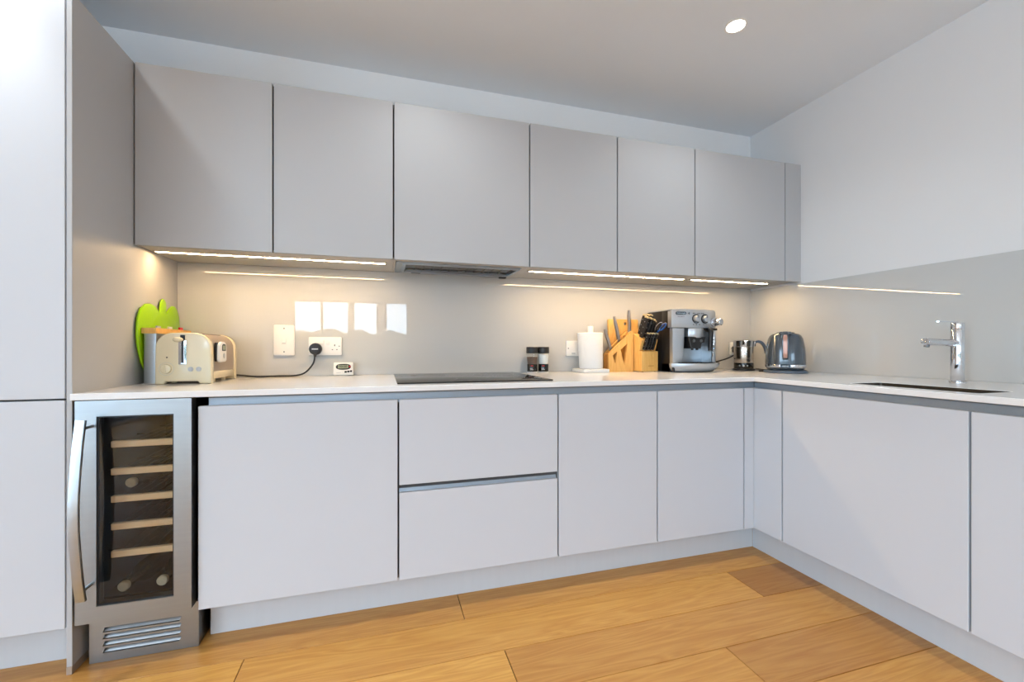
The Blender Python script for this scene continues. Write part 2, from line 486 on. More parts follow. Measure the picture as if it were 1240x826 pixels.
# ------------------------------------------------------------------ base cabinets
G = .0035
def back_cabinet(x0, x1, label, fronts, kind='door', group=None):
    t = thing('base_cabinet' if kind == 'door' else 'drawer_cabinet', label, 'cabinet', ((x0+x1)/2, YD, ZB), 0, group)
    w = (x1-x0)/2
    mb = MB(); mb.box(-w+.0005, w-.0005, .045, YB-YD-.02, 0, ZT-ZB-.012); mb.box(-w+.0005, w-.0005, .0225, .045, 0, ZT-ZB-.035)
    mb.build('cabinet_body', M['carcass'], t)
    for (z0, z1) in fronts:
        mb = MB(); mb.box(-w+G, w-G, 0, .022, z0-ZB, z1-ZB, .0012, 1)
        d = mb.build('door' if kind == 'door' else 'drawer', M['base_paint'], t)
    return t
back_cabinet(-.6165, .0555, 'widest pale grey base cabinet beside the wine cooler, plain flat door', [(ZB, ZT)])
dr = back_cabinet(.0555, .7245, 'pale grey base unit under the hob with two wide drawers', [(ZB, .4815), (.512, ZT)], 'drawer')
mb = MB(); w = (.7245-.0555)/2
mb.prism([(.0455, .470-ZB), (.0455, .530-ZB), (.030, .530-ZB), (.026, .500-ZB), (.016, .482-ZB), (.016, .4755-ZB), (.030, .470-ZB)], 'YZ', -w+G, w-G)
mb.build('finger_rail', M['rail'], dr)
back_cabinet(.7245, 1.2215, 'pale grey narrow base cabinet just right of the drawers', [(ZB, ZT)])
back_cabinet(1.2215, 1.7205, 'pale grey narrow base cabinet beside the inner corner', [(ZB, ZT)])
mb = MB(); mb.box(1.7205+G, XD-.001, YD, YD+.022, ZB, ZT, .001, 1); mb.box(1.726, 1.75, YD+.0215, YP+.010, ZB, ZB+.02)
tag(mb.build('corner_filler', M['base_paint']), 'slim grey filler strip on the hob run at the inner corner', 'filler panel')
mb = MB(); mb.box(XD, XD+.022, 1.5815+G, YD+.022, ZB, ZT, .001, 1); mb.box(XD+.0215, XP+.010, 1.60, 1.66, ZB, ZB+.02)
tag(mb.build('corner_filler', M['base_paint']), 'pale filler strip on the sink run at the inner corner', 'filler panel')
def right_cabinet(y0, y1, label, sink=False):
    t = thing('base_cabinet', label, 'cabinet', (XD, (y0+y1)/2, ZB), 0)
    w = (y1-y0)/2
    mb = MB()
    top = .55 if sink else ZT-ZB-.012
    mb.box(.045, XR-XD-.02, -w+.0005, w-.0005, 0, top); mb.box(.0225, .045, -w+.0005, w-.0005, 0, ZT-ZB-.035)
    mb.build('cabinet_body', M['carcass'], t)
    mb = MB(); mb.box(0, .022, -w+G, w-G, 0, ZT-ZB, .0012, 1)
    mb.build('door', M['base_paint'], t)
right_cabinet(.906, 1.5815, 'wide pale base cabinet below the sink, flat handleless door', True)
right_cabinet(.24, .906, 'pale base cabinet at the right picture edge, right of the sink cabinet')
right_cabinet(-.42, .24, 'pale base cabinet at the near end of the sink run')

# finger rails (continuous channel under each worktop run)
prof = lambda y: [(y+.045, .8335), (y+.045, ZWB-.0005), (y+.022, ZWB-.0005), (y+.030, .870), (y+.031, .852), (y+.026, .842), (y+.026, .8335)]
mb = MB(); mb.prism(prof(YD-.003), 'YZ', -.590, XD+.042)
r0 = mb.build('finger_rail', M['rail'])
tag(r0, 'long grey metal finger rail under the worktop on the hob run', 'rail')
mb = MB(); mb.prism(prof(XD-.003), 'XZ', END, YD+.0225)
tag(mb.build('finger_rail', M['rail']), 'grey metal finger rail under the worktop on the sink run', 'rail')

# plinths
mb = MB(); mb.box(-.606, XP, YP, YP+.016, 0, .150, .0008, 1)
tag(mb.build('plinth', M['plinth']), 'long grey kickboard along the floor under the hob run', 'plinth')
mb = MB(); mb.box(XP, XP+.016, END, YP, 0, .150, .0008, 1)
tag(mb.build('plinth', M['plinth']), 'grey kickboard along the floor under the sink run', 'plinth')

# worktop: one L of white quartz with the sink cut-out
SX0, SX1, SY0, SY1 = 1.845, 2.028, .915, 1.325
mb = MB()
mb.ring([(XPL, YW), (XW, YW), (XW, END), (XR+.006, END), (XR+.006, YB+.006), (XPL, YB+.006)],
        [rrect(SX0, SX1, SY0, SY1, .012, 4)], 'XY', ZWB, ZW)
wt = mb.build('worktop', M['quartz'], angle=20)
bv = wt.modifiers.new('edge', 'BEVEL'); bv.width = .0016; bv.segments = 2; bv.limit_method = 'ANGLE'
tag(wt, 'white glossy stone worktop in an L over all the base cabinets', 'worktop')

# sink
t = thing('kitchen_sink', 'undermounted steel sink bowl let into the white worktop', 'sink', ((SX0+SX1)/2, (SY0+SY1)/2, .70))
hx, hy = (SX1-SX0)/2+.004, (SY1-SY0)/2+.004
mb = MB()
ix, iy = (SX1-SX0)/2-.0005, (SY1-SY0)/2-.0005
mb.ring(rrect(-ix, ix, -iy, iy, .0115, 4), [rrect(-ix+.0025, ix-.0025, -iy+.0025, iy-.0025, .009, 4)], 'XY', .1745, .1988)
mb.ring(rrect(-hx-.002, hx+.002, -hy-.002, hy+.002, .016, 4), [rrect(-hx, hx, -hy, hy, .014, 4)], 'XY', .004, .1745)
mb.prism(rrect(-hx-.002, hx+.002, -hy-.002, hy+.002, .016, 4), 'XY', 0, .004)
mb.build('basin', M['sink_steel'], t)
mb = MB(); mb.cyl((0, 0, .004), (0, 0, .008), .04, bev=.001); mb.build('drain', M['chrome'], t)

# tap
t = thing('kitchen_tap', 'tall chrome mixer tap standing behind the sink', 'tap', (2.312, 1.215, ZW))
mb = MB(); mb.cyl((0, 0, 0), (0, 0, .006), .028, .027, bev=.001); mb.build('base_ring', M['chrome'], t)
mb = MB(); mb.cyl((0, 0, .006), (0, 0, .222), .0220, bev=.001); mb.build('tap_body', M['chrome'], t)
mb = MB(); mb.cyl((0, 0, .224), (0, 0, .252), .0220, bev=.0015); cap = mb.build('tap_cap', M['chrome'], t)
mb = MB(); mb.prism([(-.012, -.010), (-.125, -.006), (-.129, 0), (-.125, .006), (-.012, .010)], 'XY', .2525, .2570)
mb.build('lever', M['chrome'], t)
mb = MB(); mb.cyl((-.018, -.001, .166), (-.222, -.013, .172), .0145, bev=.001); sp = mb.build('spout', M['chrome'], t)
mb = MB(); mb.cyl((-.208, -.012, .160), (-.210, -.012, .150), .0095, bev=.001); mb.build('aerator', M['steel_dark'], sp)

# hob
t = thing('induction_hob', 'black glass hob set in the worktop above the drawers', 'hob', (.3885, 2.11, ZW))
mb = MB(); mb.box(-.336, .336, -.312, .310, .0003, .0060, .0018, 2); mb.build('glass_top', M['hob_glass'], t)
mb = MB()
for cx, cy, r in ((-.17, .12, .09), (-.17, -.13, .105), (.17, .12, .105), (.17, -.13, .09)):
    mb.ring(circ(cx, cy, r, 48), [circ(cx, cy, r-.0015, 48)], 'XY', .0061, .0063)
for i in range(7): mb.box(-.12+i*.04, -.105+i*.04, -.285, -.282, .0061, .0063)
mb.build('cooking_zone_marks', M['hob_mark'], t)

# ------------------------------------------------------------------ tall unit and end panel at the left
t = thing('tall_cabinet', 'full height pale grey cabinet with end panel, left of the wine cooler', 'cabinet', (-1.29, 1.736, 0))
x0, x1 = -1.61+1.29, -.974+1.29
mb = MB(); mb.box(x0, x1, .0235, YB-1.736-.01, .15, 2.187); mb.build('cabinet_body', M['carcass'], t)
mb = MB(); mb.box(x0+G, x1-G, 0, .022, .8845, 2.187, .0012, 1); mb.build('door', M['base_paint'], t)
mb = MB(); mb.box(x0+G, x1-G, 0, .022, .148, .8785, .0012, 1); mb.build('door', M['base_paint'], t)
mb = MB(); mb.box(x0, x1, .09, .106, 0, .149, .0008, 1); mb.build('kickboard', M['plinth'], t)
t2 = copy_thing(t, 'tall pale cabinet outside the picture, further left', (-1.29-.6375, 1.736, 0))
tall = t
o = Vector((-.9645+1.29, 1.733-1.736, 0))
mb = MB(); mb.box(o.x-.0075, o.x+.0075, o.y, YB+.004-1.736, .0255, 2.1885, .001, 1); ep = mb.build('end_panel', M['wall_unit_shaded'], t)
mb = MB(); mb.box(o.x-.0075, o.x+.0075, o.y-.001, .6, 0, .0255, .0005, 1); mb.build('foot_strip', M['taupe'], ep)

# ------------------------------------------------------------------ wine cooler
t = thing('wine_cooler', 'slim steel wine cooler with glass door under the worktop', 'wine cooler', (-.785, 1.7205, 0))
W = .156
mb = MB()
mb.box(-W+.002, -W+.018, .046, .58, .16, .870); mb.box(W-.018, W-.002, .046, .58, .16, .870)
mb.box(-W+.018, W-.018, .046, .58, .16, .185); mb.box(-W+.018, W-.018, .046, .58, .850, .870)
mb.box(-W+.018, W-.018, .55, .58, .185, .850)
mb.build('cooler_body', M['cooler_in'], t)
dz0, dz1 = .160, .8765
mb = MB()
mb.ring(rrect(-W-.003, W+.0035, dz0, dz1, .002, 2), [rrect(-.103, .1085, .212, .8255, .001, 2)], 'XZ', .0, .040)
dfr = mb.build('door', M['cooler_steel'], t)
mb = MB(); mb.ring(rrect(-.103, .1085, .212, .8255, .001, 2), [rrect(-.0985, .104, .2165, .821, .001, 2)], 'XZ', .004, .030); mb.build('door_seal', M['black'], dfr)
mb = MB(); mb.box(-.1025, .108, .006, .011, .2125, .825); mb.build('door_glass', M['smoked'], dfr)
mb = MB()
HX = -.1135
mb.tube([(HX, -.054, .822), (HX-.001, -.067, .74), (HX-.002, -.080, .62), (HX-.002, -.084, .54), (HX-.002, -.080, .46), (HX-.001, -.067, .34), (HX, -.054, .262)], 1, n=16, smooth=8, flat=(.0062, .0135), up=(1, 0, 0))
for z in (.795, .289): mb.cyl((HX, .0, z), (HX, -.058, z), .005)
mb.build('handle', M['steel'], dfr)
mb = MB(); mb.cyl((-.128, -.0012, .86), (-.128, .001, .86), .0012, n=8)
for k in range(6):
    z = .722-.0925*k
    s = thing_part = None
    mb = MB(); mb.box(-.093, .118, .056, .072, z-.011, z+.011, .002, 1)
    sh = mb.build('shelf', M['shelf_wood'], t)
    mb = MB()
    for q in range(7): mb.box(-.088+.032*q, -.084+.032*q, .072, .52, z-.006, z-.001)
    for yy in (.12, .3, .48): mb.box(-.13, .13, yy, yy+.005, z-.010, z-.006)
    mb.build('shelf_wires', M['black'], sh)
    if k == 4: break
mb = MB(); mb.box(-W+.019, W-.019, .10, .54, .1855, .1920, .002, 1); mb.build('floor_tray', M['cooler_in'], t)
# grille
gb = MB()
gh = [[(-.112, z), (.106, z), (.112, z+.016), (-.106, z+.016)] for z in (.030, .053, .076, .099)]
gb.ring([(-.148, 0.001), (.163, 0.001), (.163, .159), (-.148, .159)], gh, 'XZ', .050, .056)
gr = gb.build('ventilation_grille', M['cooler_steel'], t)
mb = MB()
for z in (.030, .053, .076, .099):
    mb.prism([(.0562, z+.000), (.0562, z-.002), (.071, z+.016), (.071, z+.018)], 'YZ', -.113, .113)
mb.build('louvre', M['steel'], gr)
mb = MB(); mb.box(-.140, .140, .085, .09, 0.001, .159); mb.build('grille_back', M['black'], gr)
mb = MB(); mb.prism([(-.148, .056), (-.140, .056), (-.140, .392), (.155, .392), (.155, .056), (.163, .056), (.163, .40), (-.148, .40)], 'XY', .001, .159); mb.build('cooler_base', M['steel_dark'], t)

def bottle(name, label, loc, rx, rz, mglass, mfoil, group=None):
    t = thing(name, label, 'bottle', loc)
    t.rotation_euler = (rx, 0, rz)
    mb = MB(); mb.lathe([(0, 0), (.034, 0), (.0365, .004), (.0365, .19), (.033, .213), (.018, .24), (.0145, .258), (.0142, .298)]); mb.build('bottle_glass', mglass, t)
    mb = MB(); mb.lathe([(.0146, .296), (.0150, .30), (.0168, .302), (.0168, .313), (.0145, .316), (0, .316)]); mb.build('foil_cap', mfoil, t)
    return t
bx0 = -.785
bottle('wine_bottle', 'dark blue bottle lying on the top shelf of the wine cooler', (bx0+.02, 2.20, .724+.0375), PI/2, .22, M['bottle_dark'], M['bottle_dark'])
bottle('wine_bottle', 'bottle with a gold cap on the third wine cooler shelf', (bx0-.058, 2.15, .537+.0375), PI/2, -.02, M['bottle_dark'], M['foil'])
bottle('wine_bottle', 'left bottle with pale cap in the bottom of the wine cooler', (bx0-.032, 2.11, .1925+.0375), PI/2, -.12, M['bottle_green'], M['foil'])
bottle('wine_bottle', 'right bottle with pale cap in the bottom of the wine cooler', (bx0+.040, 2.12, .1925+.0375), PI/2, .0, M['bottle_green'], M['foil'])

# ------------------------------------------------------------------ wall cabinets
def wall_cab(x0, x1, label, left_gap=G, right_gap=G, hood=False):
    t = thing('wall_cabinet', label, 'cabinet', ((x0+x1)/2, YU, ZUB)); w = (x1-x0)/2; c = (x0+x1)/2
    mb = MB()
    d1 = YB+.004-YU
    if hood:
        mb.box(-w+.0005, w-.0005, .0235, d1, .10, ZUT-ZUB-.001)
        mb.box(-w+.0005, -w+.012, .0235, d1, .004, .10); mb.box(w-.025, w-.0005, .0235, d1, .004, .10)
        mb.box(-w+.012, w-.025, .0235, .062, .004, .10)
    else:
        mb.box(-w+.0005, w-.0005, .0235, d1, .004, ZUT-ZUB-.001)
    mb.box(-w+.0005, w-.0005, .0225, .0235, .012, ZUT-ZUB-.001, mi=1)  # added dark liner behind the door, painting shade into its gaps
    mb.build('cabinet_body', [M['underside'], M['gap_shade']], t)
    mb = MB(); mb.box(-w+left_gap, w-right_gap, 0, .022, 0, ZUT-ZUB, .0012, 1); mb.build('door', M['wall_unit_shaded'], t)
    return t
UX = [-.9555, -.4575, .0445, .7120, 1.2130, 1.7130, 2.3765]
labs = ['flat grey wall cabinet above the toaster, against the tall end panel',
        'flat grey wall cabinet above the switch and double socket, left of the hood cabinet',
        'wide flat grey wall cabinet above the hob holding the cooker hood',
        'flat grey wall cabinet just right of the hood cabinet',
        'flat grey wall cabinet above the knife blocks and coffee machine',
        'flat grey wall cabinet at the right end, above the kettle']
for i in range(6):
    wall_cab(UX[i], UX[i+1], labs[i], hood=(i == 2))
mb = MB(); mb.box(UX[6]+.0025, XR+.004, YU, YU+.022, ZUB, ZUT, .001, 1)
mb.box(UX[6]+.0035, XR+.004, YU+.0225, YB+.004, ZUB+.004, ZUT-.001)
tag(mb.build('end_filler', M['wall_unit_shaded']), 'narrow grey filler between last wall cabinet and right wall', 'filler panel')

# cooker hood under the wide cabinet
t = thing('cooker_hood', 'steel cooker hood insert under the wide wall cabinet', 'cooker hood', (.372, 2.30, ZUB))
hx0, hx1, hy0, hy1 = -.313, .318, -.150, .160
mb = MB()
mb.ring([(hx0, hy0), (hx1, hy0), (hx1, hy1), (hx0, hy1)], [[(hx0+.045, hy0+.020), (hx1-.02, hy0+.020), (hx1-.02, hy1-.085), (hx0+.045, hy1-.085)]], 'XY', .0005, .006)
mb.box(hx0+.002, hx1-.002, hy0+.002, hy1-.002, .05, .09)
mb.build('hood_frame', M['steel'], t)
mb = MB()
mb.ring([(hx0+.03, hy0+.008), (hx1-.006, hy0+.008), (hx1-.006, hy1-.065), (hx0+.03, hy1-.065)],
        [[(hx0+.045, hy0+.020), (hx1-.02, hy0+.020), (hx1-.02, hy1-.085), (hx0+.045, hy1-.085)]], 'XY', -.007, .0004)
mb.build('filter_frame', M['steel'], t)
mb = MB(); mb.box(hx0+.045, hx1-.02, hy0+.02, hy1-.085, .012, .018)
for i in range(12): mb.box(hx0+.05+i*.046, hx0+.056+i*.046, hy0+.02, hy1-.085, .008, .012)
mb.build('grease_filter', M['filter'], t)
mb = MB(); mb.box(hx0+.085, hx0+.135, hy1-.04, hy1-.025, -.004, .0004, .001, 1); mb.build('switch_panel', M['black'], t)
mb = MB(); mb.box(hx1-.045, hx1-.005, hy1-.03, hy1-.004, -.007, .0004, .001, 1); mb.build('filter_latch', M['black'], t)

# LED strips recessed under the wall cabinets
def led(x0, x1, label):
    t = thing('cabinet_downlight_strip', label, 'light', ((x0+x1)/2, 2.213, ZUB), 0, 'warm light strips under the wall cabinets')
    w = (x1-x0)/2
    mb = MB(); mb.box(-w, w, -.012, -.0095, -.0012, .0038); mb.box(-w, w, .0095, .012, -.0012, .0038); mb.box(-w, w, -.0095, .0095, .0020, .0038)
    mb.build('light_profile', M['white_plastic'], t)
    mb = MB(); mb.box(-w+.006, w-.006, -.009, .009, -.0012, .0018); mb.build('diffuser', M['led'], t)
    for s in (-1, 1):
        mb = MB(); mb.box(s*w-.003-.002, s*w-.003+.005, -.0128, .0128, -.0025, .0038, .0008, 1); mb.build('end_cap', M['grey_plastic'], t)
    return t
led(-.936, .012, 'long warm light strip under the two left wall cabinets')
led(.748, 1.737, 'long warm light strip under the cabinets right of the hood')
led(1.785, 2.372, 'short warm light strip under the last wall cabinet at the right')

# ------------------------------------------------------------------ ceiling downlights
def downlight(x, y, label, power):
    t = thing('ceiling_downlight', label, 'light', (x, y, ZC), 0, 'recessed ceiling spotlights')
    mb = MB(); mb.lathe([(.040, -.0005), (.048, -.0005), (.0485, -.003), (.046, -.005), (.040, -.004)], loop=True); mb.build('trim_ring', M['white_plastic'], t)
    mb = MB(); mb.lathe([(0, -.0012), (.0395, -.0012), (.0395, -.0004), (0, -.0004)]); mb.build('lens', M['lamp'], t)
    l = bpy.data.lights.new('downlight_lamp', 'SPOT'); l.energy = power; l.color = (.90, .96, 1.0)
    l.spot_size = math.radians(136); l.spot_blend = 1; l.shadow_soft_size = .035
    o = bpy.data.objects.new('lamp', l); COL.objects.link(o); o.parent = t; o.location = (0, 0, -.05)
    l2 = bpy.data.lights.new('downlight_beam', 'SPOT'); l2.energy = power*2.4; l2.color = l.color
    l2.spot_size = math.radians(56); l2.spot_blend = 1; l2.shadow_soft_size = .03
    o = bpy.data.objects.new('beam', l2); COL.objects.link(o); o.parent = t; o.location = (0, 0, -.05)
PW = 33
downlight(1.571, 1.638, 'only ceiling spotlight seen in the photo, above the corner', PW)
downlight(.19, 1.638, 'ceiling spotlight above the drawers, out of the picture', PW)
downlight(-1.16, 1.575, 'ceiling spotlight in front of the tall cabinets, out of the picture', PW)
for x, a in ((1.571, 'right'), (.19, 'middle'), (-1.19, 'left')):
    downlight(x, -.6, 'ceiling spotlight behind the camera, %s of its row' % a, PW)

# ------------------------------------------------------------------ sockets and switch
def plate(name, label, x0, x1, z0, z1, cat):
    t = thing(name, label, cat, ((x0+x1)/2, YB, (z0+z1)/2)); w, h = (x1-x0)/2, (z1-z0)/2
    mb = MB(); mb.prism(rrect(-w, w, -h, h, .006, 4), 'XZ', -.010, -.0003, .002); mb.build('face_plate', M['white_plastic'], t)
    return t, w, h
def screw(mb, x, z): mb.cyl((x, -.0112, z), (x, -.0095, z), .0035, n=12)
t, w, h = plate('wall_switch', 'white upright cooker switch plate on the splashback above the toaster cord', -.537, -.440, 1.007, 1.164, 'switch')
for z in (.060, -.060):
    mb = MB(); screw(mb, 0, z); mb.build('screw', M['steel_dark'], t)
mb = MB(); mb.box(-.011, .011, -.015, -.0095, -.020, .012, .002, 2); mb.build('rocker', M['white_plastic'], t)
mb = MB(); mb.box(-.008, .008, -.0155, -.0148, -.018, -.014); mb.build('rocker_mark', M['grey_plastic'], t)
def double_socket(name, label, x0, x1, z0, z1):
    t, w, h = plate(name, label, x0, x1, z0, z1, 'socket')
    for s in (-1, 1):
        mb = MB(); mb.box(s*.014-.009, s*.014+.009, -.0135, -.0095, .008, .034, .0015, 2); mb.build('rocker', M['white_plastic'], t)
    for s in (-1, 1):
        cx = s*.046; mb = MB()
        mb.box(cx-.002, cx+.002, -.0108, -.0099, .000, .009)
        mb.box(cx-.014, cx-.008, -.0108, -.0099, -.020, -.0165); mb.box(cx+.008, cx+.014, -.0108, -.0099, -.020, -.0165)
        mb.build('pin_holes', M['black'], t)
        mb = MB(); mb.cyl((s*(w-.012), -.0108, 0), (s*(w-.012), -.0098, 0), .003, n=12); mb.build('screw', M['steel_dark'], t)
    return t
double_socket('double_socket', 'white double socket with the round black toaster plug in it', -.374, -.213, 1.007, 1.103)
double_socket('double_socket', 'white double socket half hidden behind the steel milk frother', 2.308, 2.469, .997, 1.085)
t, w, h = plate('fused_outlet', 'small square white wall outlet partly behind the paper roll', 1.077, 1.172, .995, 1.090, 'outlet')
for x in (-.034, .034):
    mb = MB(); screw(mb, x, 0); mb.build('screw', M['steel_dark'], t)
mb = MB(); mb.box(-.012, .012, -.013, -.0095, -.036, -.026, .001, 1); mb.build('fuse_holder', M['grey_plastic'], t)

# ------------------------------------------------------------------ toaster
TX, TY = -.777, 2.06
t = thing('toaster', 'cream and taupe retro toaster near the left end panel', 'toaster', (TX, TY, ZW))
TW, TH, TL = .098, .208, .326
def end_profile(w, hgt):
    p = []
    p += [(-w, 0), (-w*.70, 0), (-w*.62, .010), (w*.50, .010), (w*.58, 0), (w, 0)]
    p += [(w*1.0, .03), (w*1.0, .09), (w*.985, hgt*.66)]
    for i in range(9):
        a = PI/2*i/8; p.append((w*.985-.060+.060*math.cos(a), hgt-.060+.060*math.sin(a)))
    for i in range(9):
        a = PI/2+PI/2*i/8; p.append((-w*.985+.060+.060*math.cos(a), hgt-.060+.060*math.sin(a)))
    p += [(-w*.985, hgt*.66), (-w*1.0, .09), (-w*1.0, .03)]
    return p
mb = MB(); mb.prism(end_profile(TW, TH), 'XZ', 0, .034, .007, 3)
fr = mb.build('front_end_cap', M['cream'], t)
mb = MB(); mb.prism(end_profile(TW, TH), 'XZ', TL-.034, TL, .007, 3); mb.build('rear_end_cap', M['cream'], t)
mid = [(x*.955, max(.045, z*.985)) for x, z in end_profile(TW, TH)[6:]]
mid = [(-TW*.955, .045), (TW*.955, .045)]+[(x*.955, z*.985) for x, z in end_profile(TW, TH)[7:-1]]
mb = MB(); mb.prism(mid, 'XZ', .034, TL-.034)
for s in (-1, 1): mb.box(s*.032-.016, s*.032+.016, .06, TL-.06, TH*.985-.001, TH*.985+.0006, mi=1)
mb.build('metal_casing', [M['taupe'], M['black']], t)
mb = MB()
mb.box(-TW*.99, TW*.99, .034, TL-.034, .016, .048, .005, 2)
for y in (.10, TL-.10): 
    for x in (-.07, .07): mb.cyl((x, y, 0), (x, y, .018), .010, n=16)
mb.build('base_skirt', M['cream'], t)
mb = MB(); mb.prism(rrect(-.016, .012, .078, .178, .004, 4), 'XZ', -.0030, .0005, .001); mb.build('lever_track', M['chrome'], fr)
mb = MB(); mb.box(-.006, .002, -.0036, -.0025, .086, .196, .0003, 1); mb.box(-.010, .006, -.0034, .001, .178, .199, .001, 1); mb.build('lever_slot', M['black'], fr)
mb = MB(); mb.ball((-.014, -.012, .180), .012, (1.5, 1, .85)); mb.cyl((-.004, -.010, .180), (-.004, 0, .180), .005, n=12); mb.build('lever_knob', M['cream'], fr)
mb = MB(); mb.cyl((-.058, 0.0005, .062), (-.058, -.010, .062), .019, .017, bev=.002); mb.box(-.060, -.056, -.0130, -.009, .048, .076, .001, 1)
mb.build('browning_dial', M['cream'], fr)
mb = MB(); mb.ring(circ(-.058, .062, .026, 40), [circ(-.058, .062, .0252, 40)], 'XZ', -.0008, .001); mb.build('dial_scale', M['grey_plastic'], fr)
mb = MB(); mb.cyl((-.056, -.0012, .108), (-.056, .001, .108), .0028, n=12); mb.build('indicator_light', M['black'], fr)
for x in (.026, .054):
    mb = MB(); mb.cyl((x, .0005, .060), (x, -.004, .060), .0085, .0078, bev=.001); mb.lathe([(.0078, 0), (.0096, 0), (.0096, .0015), (.0078, .0015)], loop=True, mtx=Matrix.Translation((x, -.001, .060)) @ Matrix.Rotation(PI/2, 4, 'X'))
    mb.build('button', M['grey_plastic'], fr)
# cord and plug
mb = MB(); c = lambda x, y, z: (x-TX, y-TY, z-ZW)
mb.tube([c(-.700, 2.383, .918), c(-.665, 2.40, .912), c(-.60, 2.415, .9045), c(-.50, 2.425, .9045), c(-.43, 2.43, .9055), c(-.385, 2.432, .920), c(-.348, 2.432, .965), c(-.340, 2.432, 1.005)], .0042, n=10)
cord = mb.build('power_cord', M['black'], t)
PX, PZ = -.339, 1.040
mb = MB(); mb.cyl(c(PX, 2.457, PZ), c(PX, 2.428, PZ), .032, .029, n=36, bev=.004); mb.cyl(c(PX, 2.434, PZ-.026), c(PX, 2.434, PZ-.040), .009, .006)
mb.build('plug', M['black'], cord)
mb = MB(); mb.box(*[v for p in ((PX-.015-TX, PX+.015-TX), (2.4272-TY, 2.4285-TY), (PZ-.003-ZW, PZ+.003-ZW)) for v in p], .0004, 1); mb.build('plug_mark', M['grey_plastic'], cord)

# little clip-on timer stuck on the toaster side
t = thing('clip_timer', 'small white clip timer stuck on the side of the toaster', 'timer', (-.6824, 2.137, .985), 0)
t.scale = (1, 1.25, 1.05)
mb = MB(); mb.box(.001, .009, -.030, .042, .004, .080, .003, 2); mb.build('dark_back', M['black'], t)
mb = MB(); mb.prism(rrect(-.030, .038, .0, .084, (.014, .014, .026, .026), 8), 'YZ', .009, .022, .005, 3)
mb.build('timer_case', M['white_plastic'], t)
mb = MB(); mb.prism(rrect(-.010, .026, .046, .074, (.003, .003, .012, .012), 6), 'YZ', .0215, .0228); mb.build('display_bezel', M['black'], t)
mb = MB(); mb.prism(rrect(-.005, .021, .050, .068, .003, 4), 'YZ', .0226, .0232); mb.build('display', M['lcd'], t)
mb = MB(); mb.lathe([(0, 0), (.0075, 0), (.0075, .0015), (0, .0015)], mtx=Matrix.Translation((.0218, .008, .026)) @ Matrix.Rotation(PI/2, 4, 'Y') @ Matrix.Diagonal((1.4, .8, 1, 1))); mb.build('button', M['grey_plastic'], t)

# ------------------------------------------------------------------ boards by the end panel
# steel case with a bamboo rim and three tabbed boards standing in it
CX0, CX1, CY0, CY1 = -.934, -.887, 2.108, 2.430
t = thing('board_case', 'slim steel board case with a wooden rim behind the toaster', 'board holder', ((CX0+CX1)/2, (CY0+CY1)/2, ZW))
cw, cl = (CX1-CX0)/2, (CY1-CY0)/2
mb = MB()
mb.ring(rrect(-cw, cw, -cl, cl, .006, 4), [rrect(-cw+.002, cw-.002, -cl+.002, cl-.002, .005, 4)], 'XY', .006, .205)
mb.prism(rrect(-cw, cw, -cl, cl, .006, 4), 'XY', .003, .006)
mb.build('steel_case', M['steel'], t)
mb = MB(); mb.prism(rrect(-cw-.004, cw+.001, -cl-.006, cl+.002, .006, 4), 'XY', 0, .003); mb.build('foot_plate', M['grey_plastic'], t)
mb = MB(); mb.ring(rrect(-cw-.004, cw+.001, -cl-.006, cl+.006, .003, 3), [rrect(-cw+.005, cw-.005, -cl+.006, cl-.006, .003, 3)], 'XY', .205, .228)
mb.build('wooden_rim', M['bamboo'], t)
for i, (col, nm, y) in enumerate(((M['grey_plastic'], 'grey', -.075), (M['white_plastic'], 'cream', .000), (M['red'], 'red', .075))):
    mb = MB(); xx = -.012+.012*i
    mb.prism([(-.145, .008), (.145, .008), (.145, .222), (y+.026, .222), (y+.026, .240), (y-.006, .240), (y-.006, .222), (-.145, .222)], 'YZ', xx-.0035, xx+.0035, .001, 1)
    o = mb.build('chopping_board', col, None, ((CX0+CX1)/2, (CY0+CY1)/2, ZW))
    tag(o, 'thin chopping board with a %s tab showing above the steel case rim' % nm, 'chopping board', 'tabbed boards in the steel case')
# lime green apple-shaped board leaning on the panel
ap = []
def add(a): ap.extend(a)
cy = 2.275
oy = lambda y, z: (y-cy, z-ZW)
out = [(2.20, .902), (2.16, .925), (2.115, .985), (2.090, 1.05), (2.083, 1.11), (2.090, 1.165), (2.112, 1.205), (2.150, 1.228), (2.19, 1.233), (2.225, 1.226), (2.255, 1.208),
       (2.270, 1.204), (2.276, 1.225), (2.283, 1.250), (2.298, 1.264), (2.315, 1.262), (2.326, 1.248), (2.328, 1.226), (2.325, 1.203), (2.332, 1.200), (2.355, 1.222), (2.385, 1.240), (2.41, 1.241), (2.435, 1.226), (2.452, 1.195), (2.458, 1.15), (2.455, 1.09), (2.445, 1.03), (2.42, .965), (2.38, .922), (2.34, .902)]
mb = MB(); mb.prism([oy(*p) for p in out], 'YZ', 0, .009, .003, 2)
o = mb.build('chopping_board', M['green'], None, (-.9465, cy, ZW+.0002), (0, -.014, 0))
tag(o, 'lime green apple-shaped chopping board leaning on the grey end panel', 'chopping board')

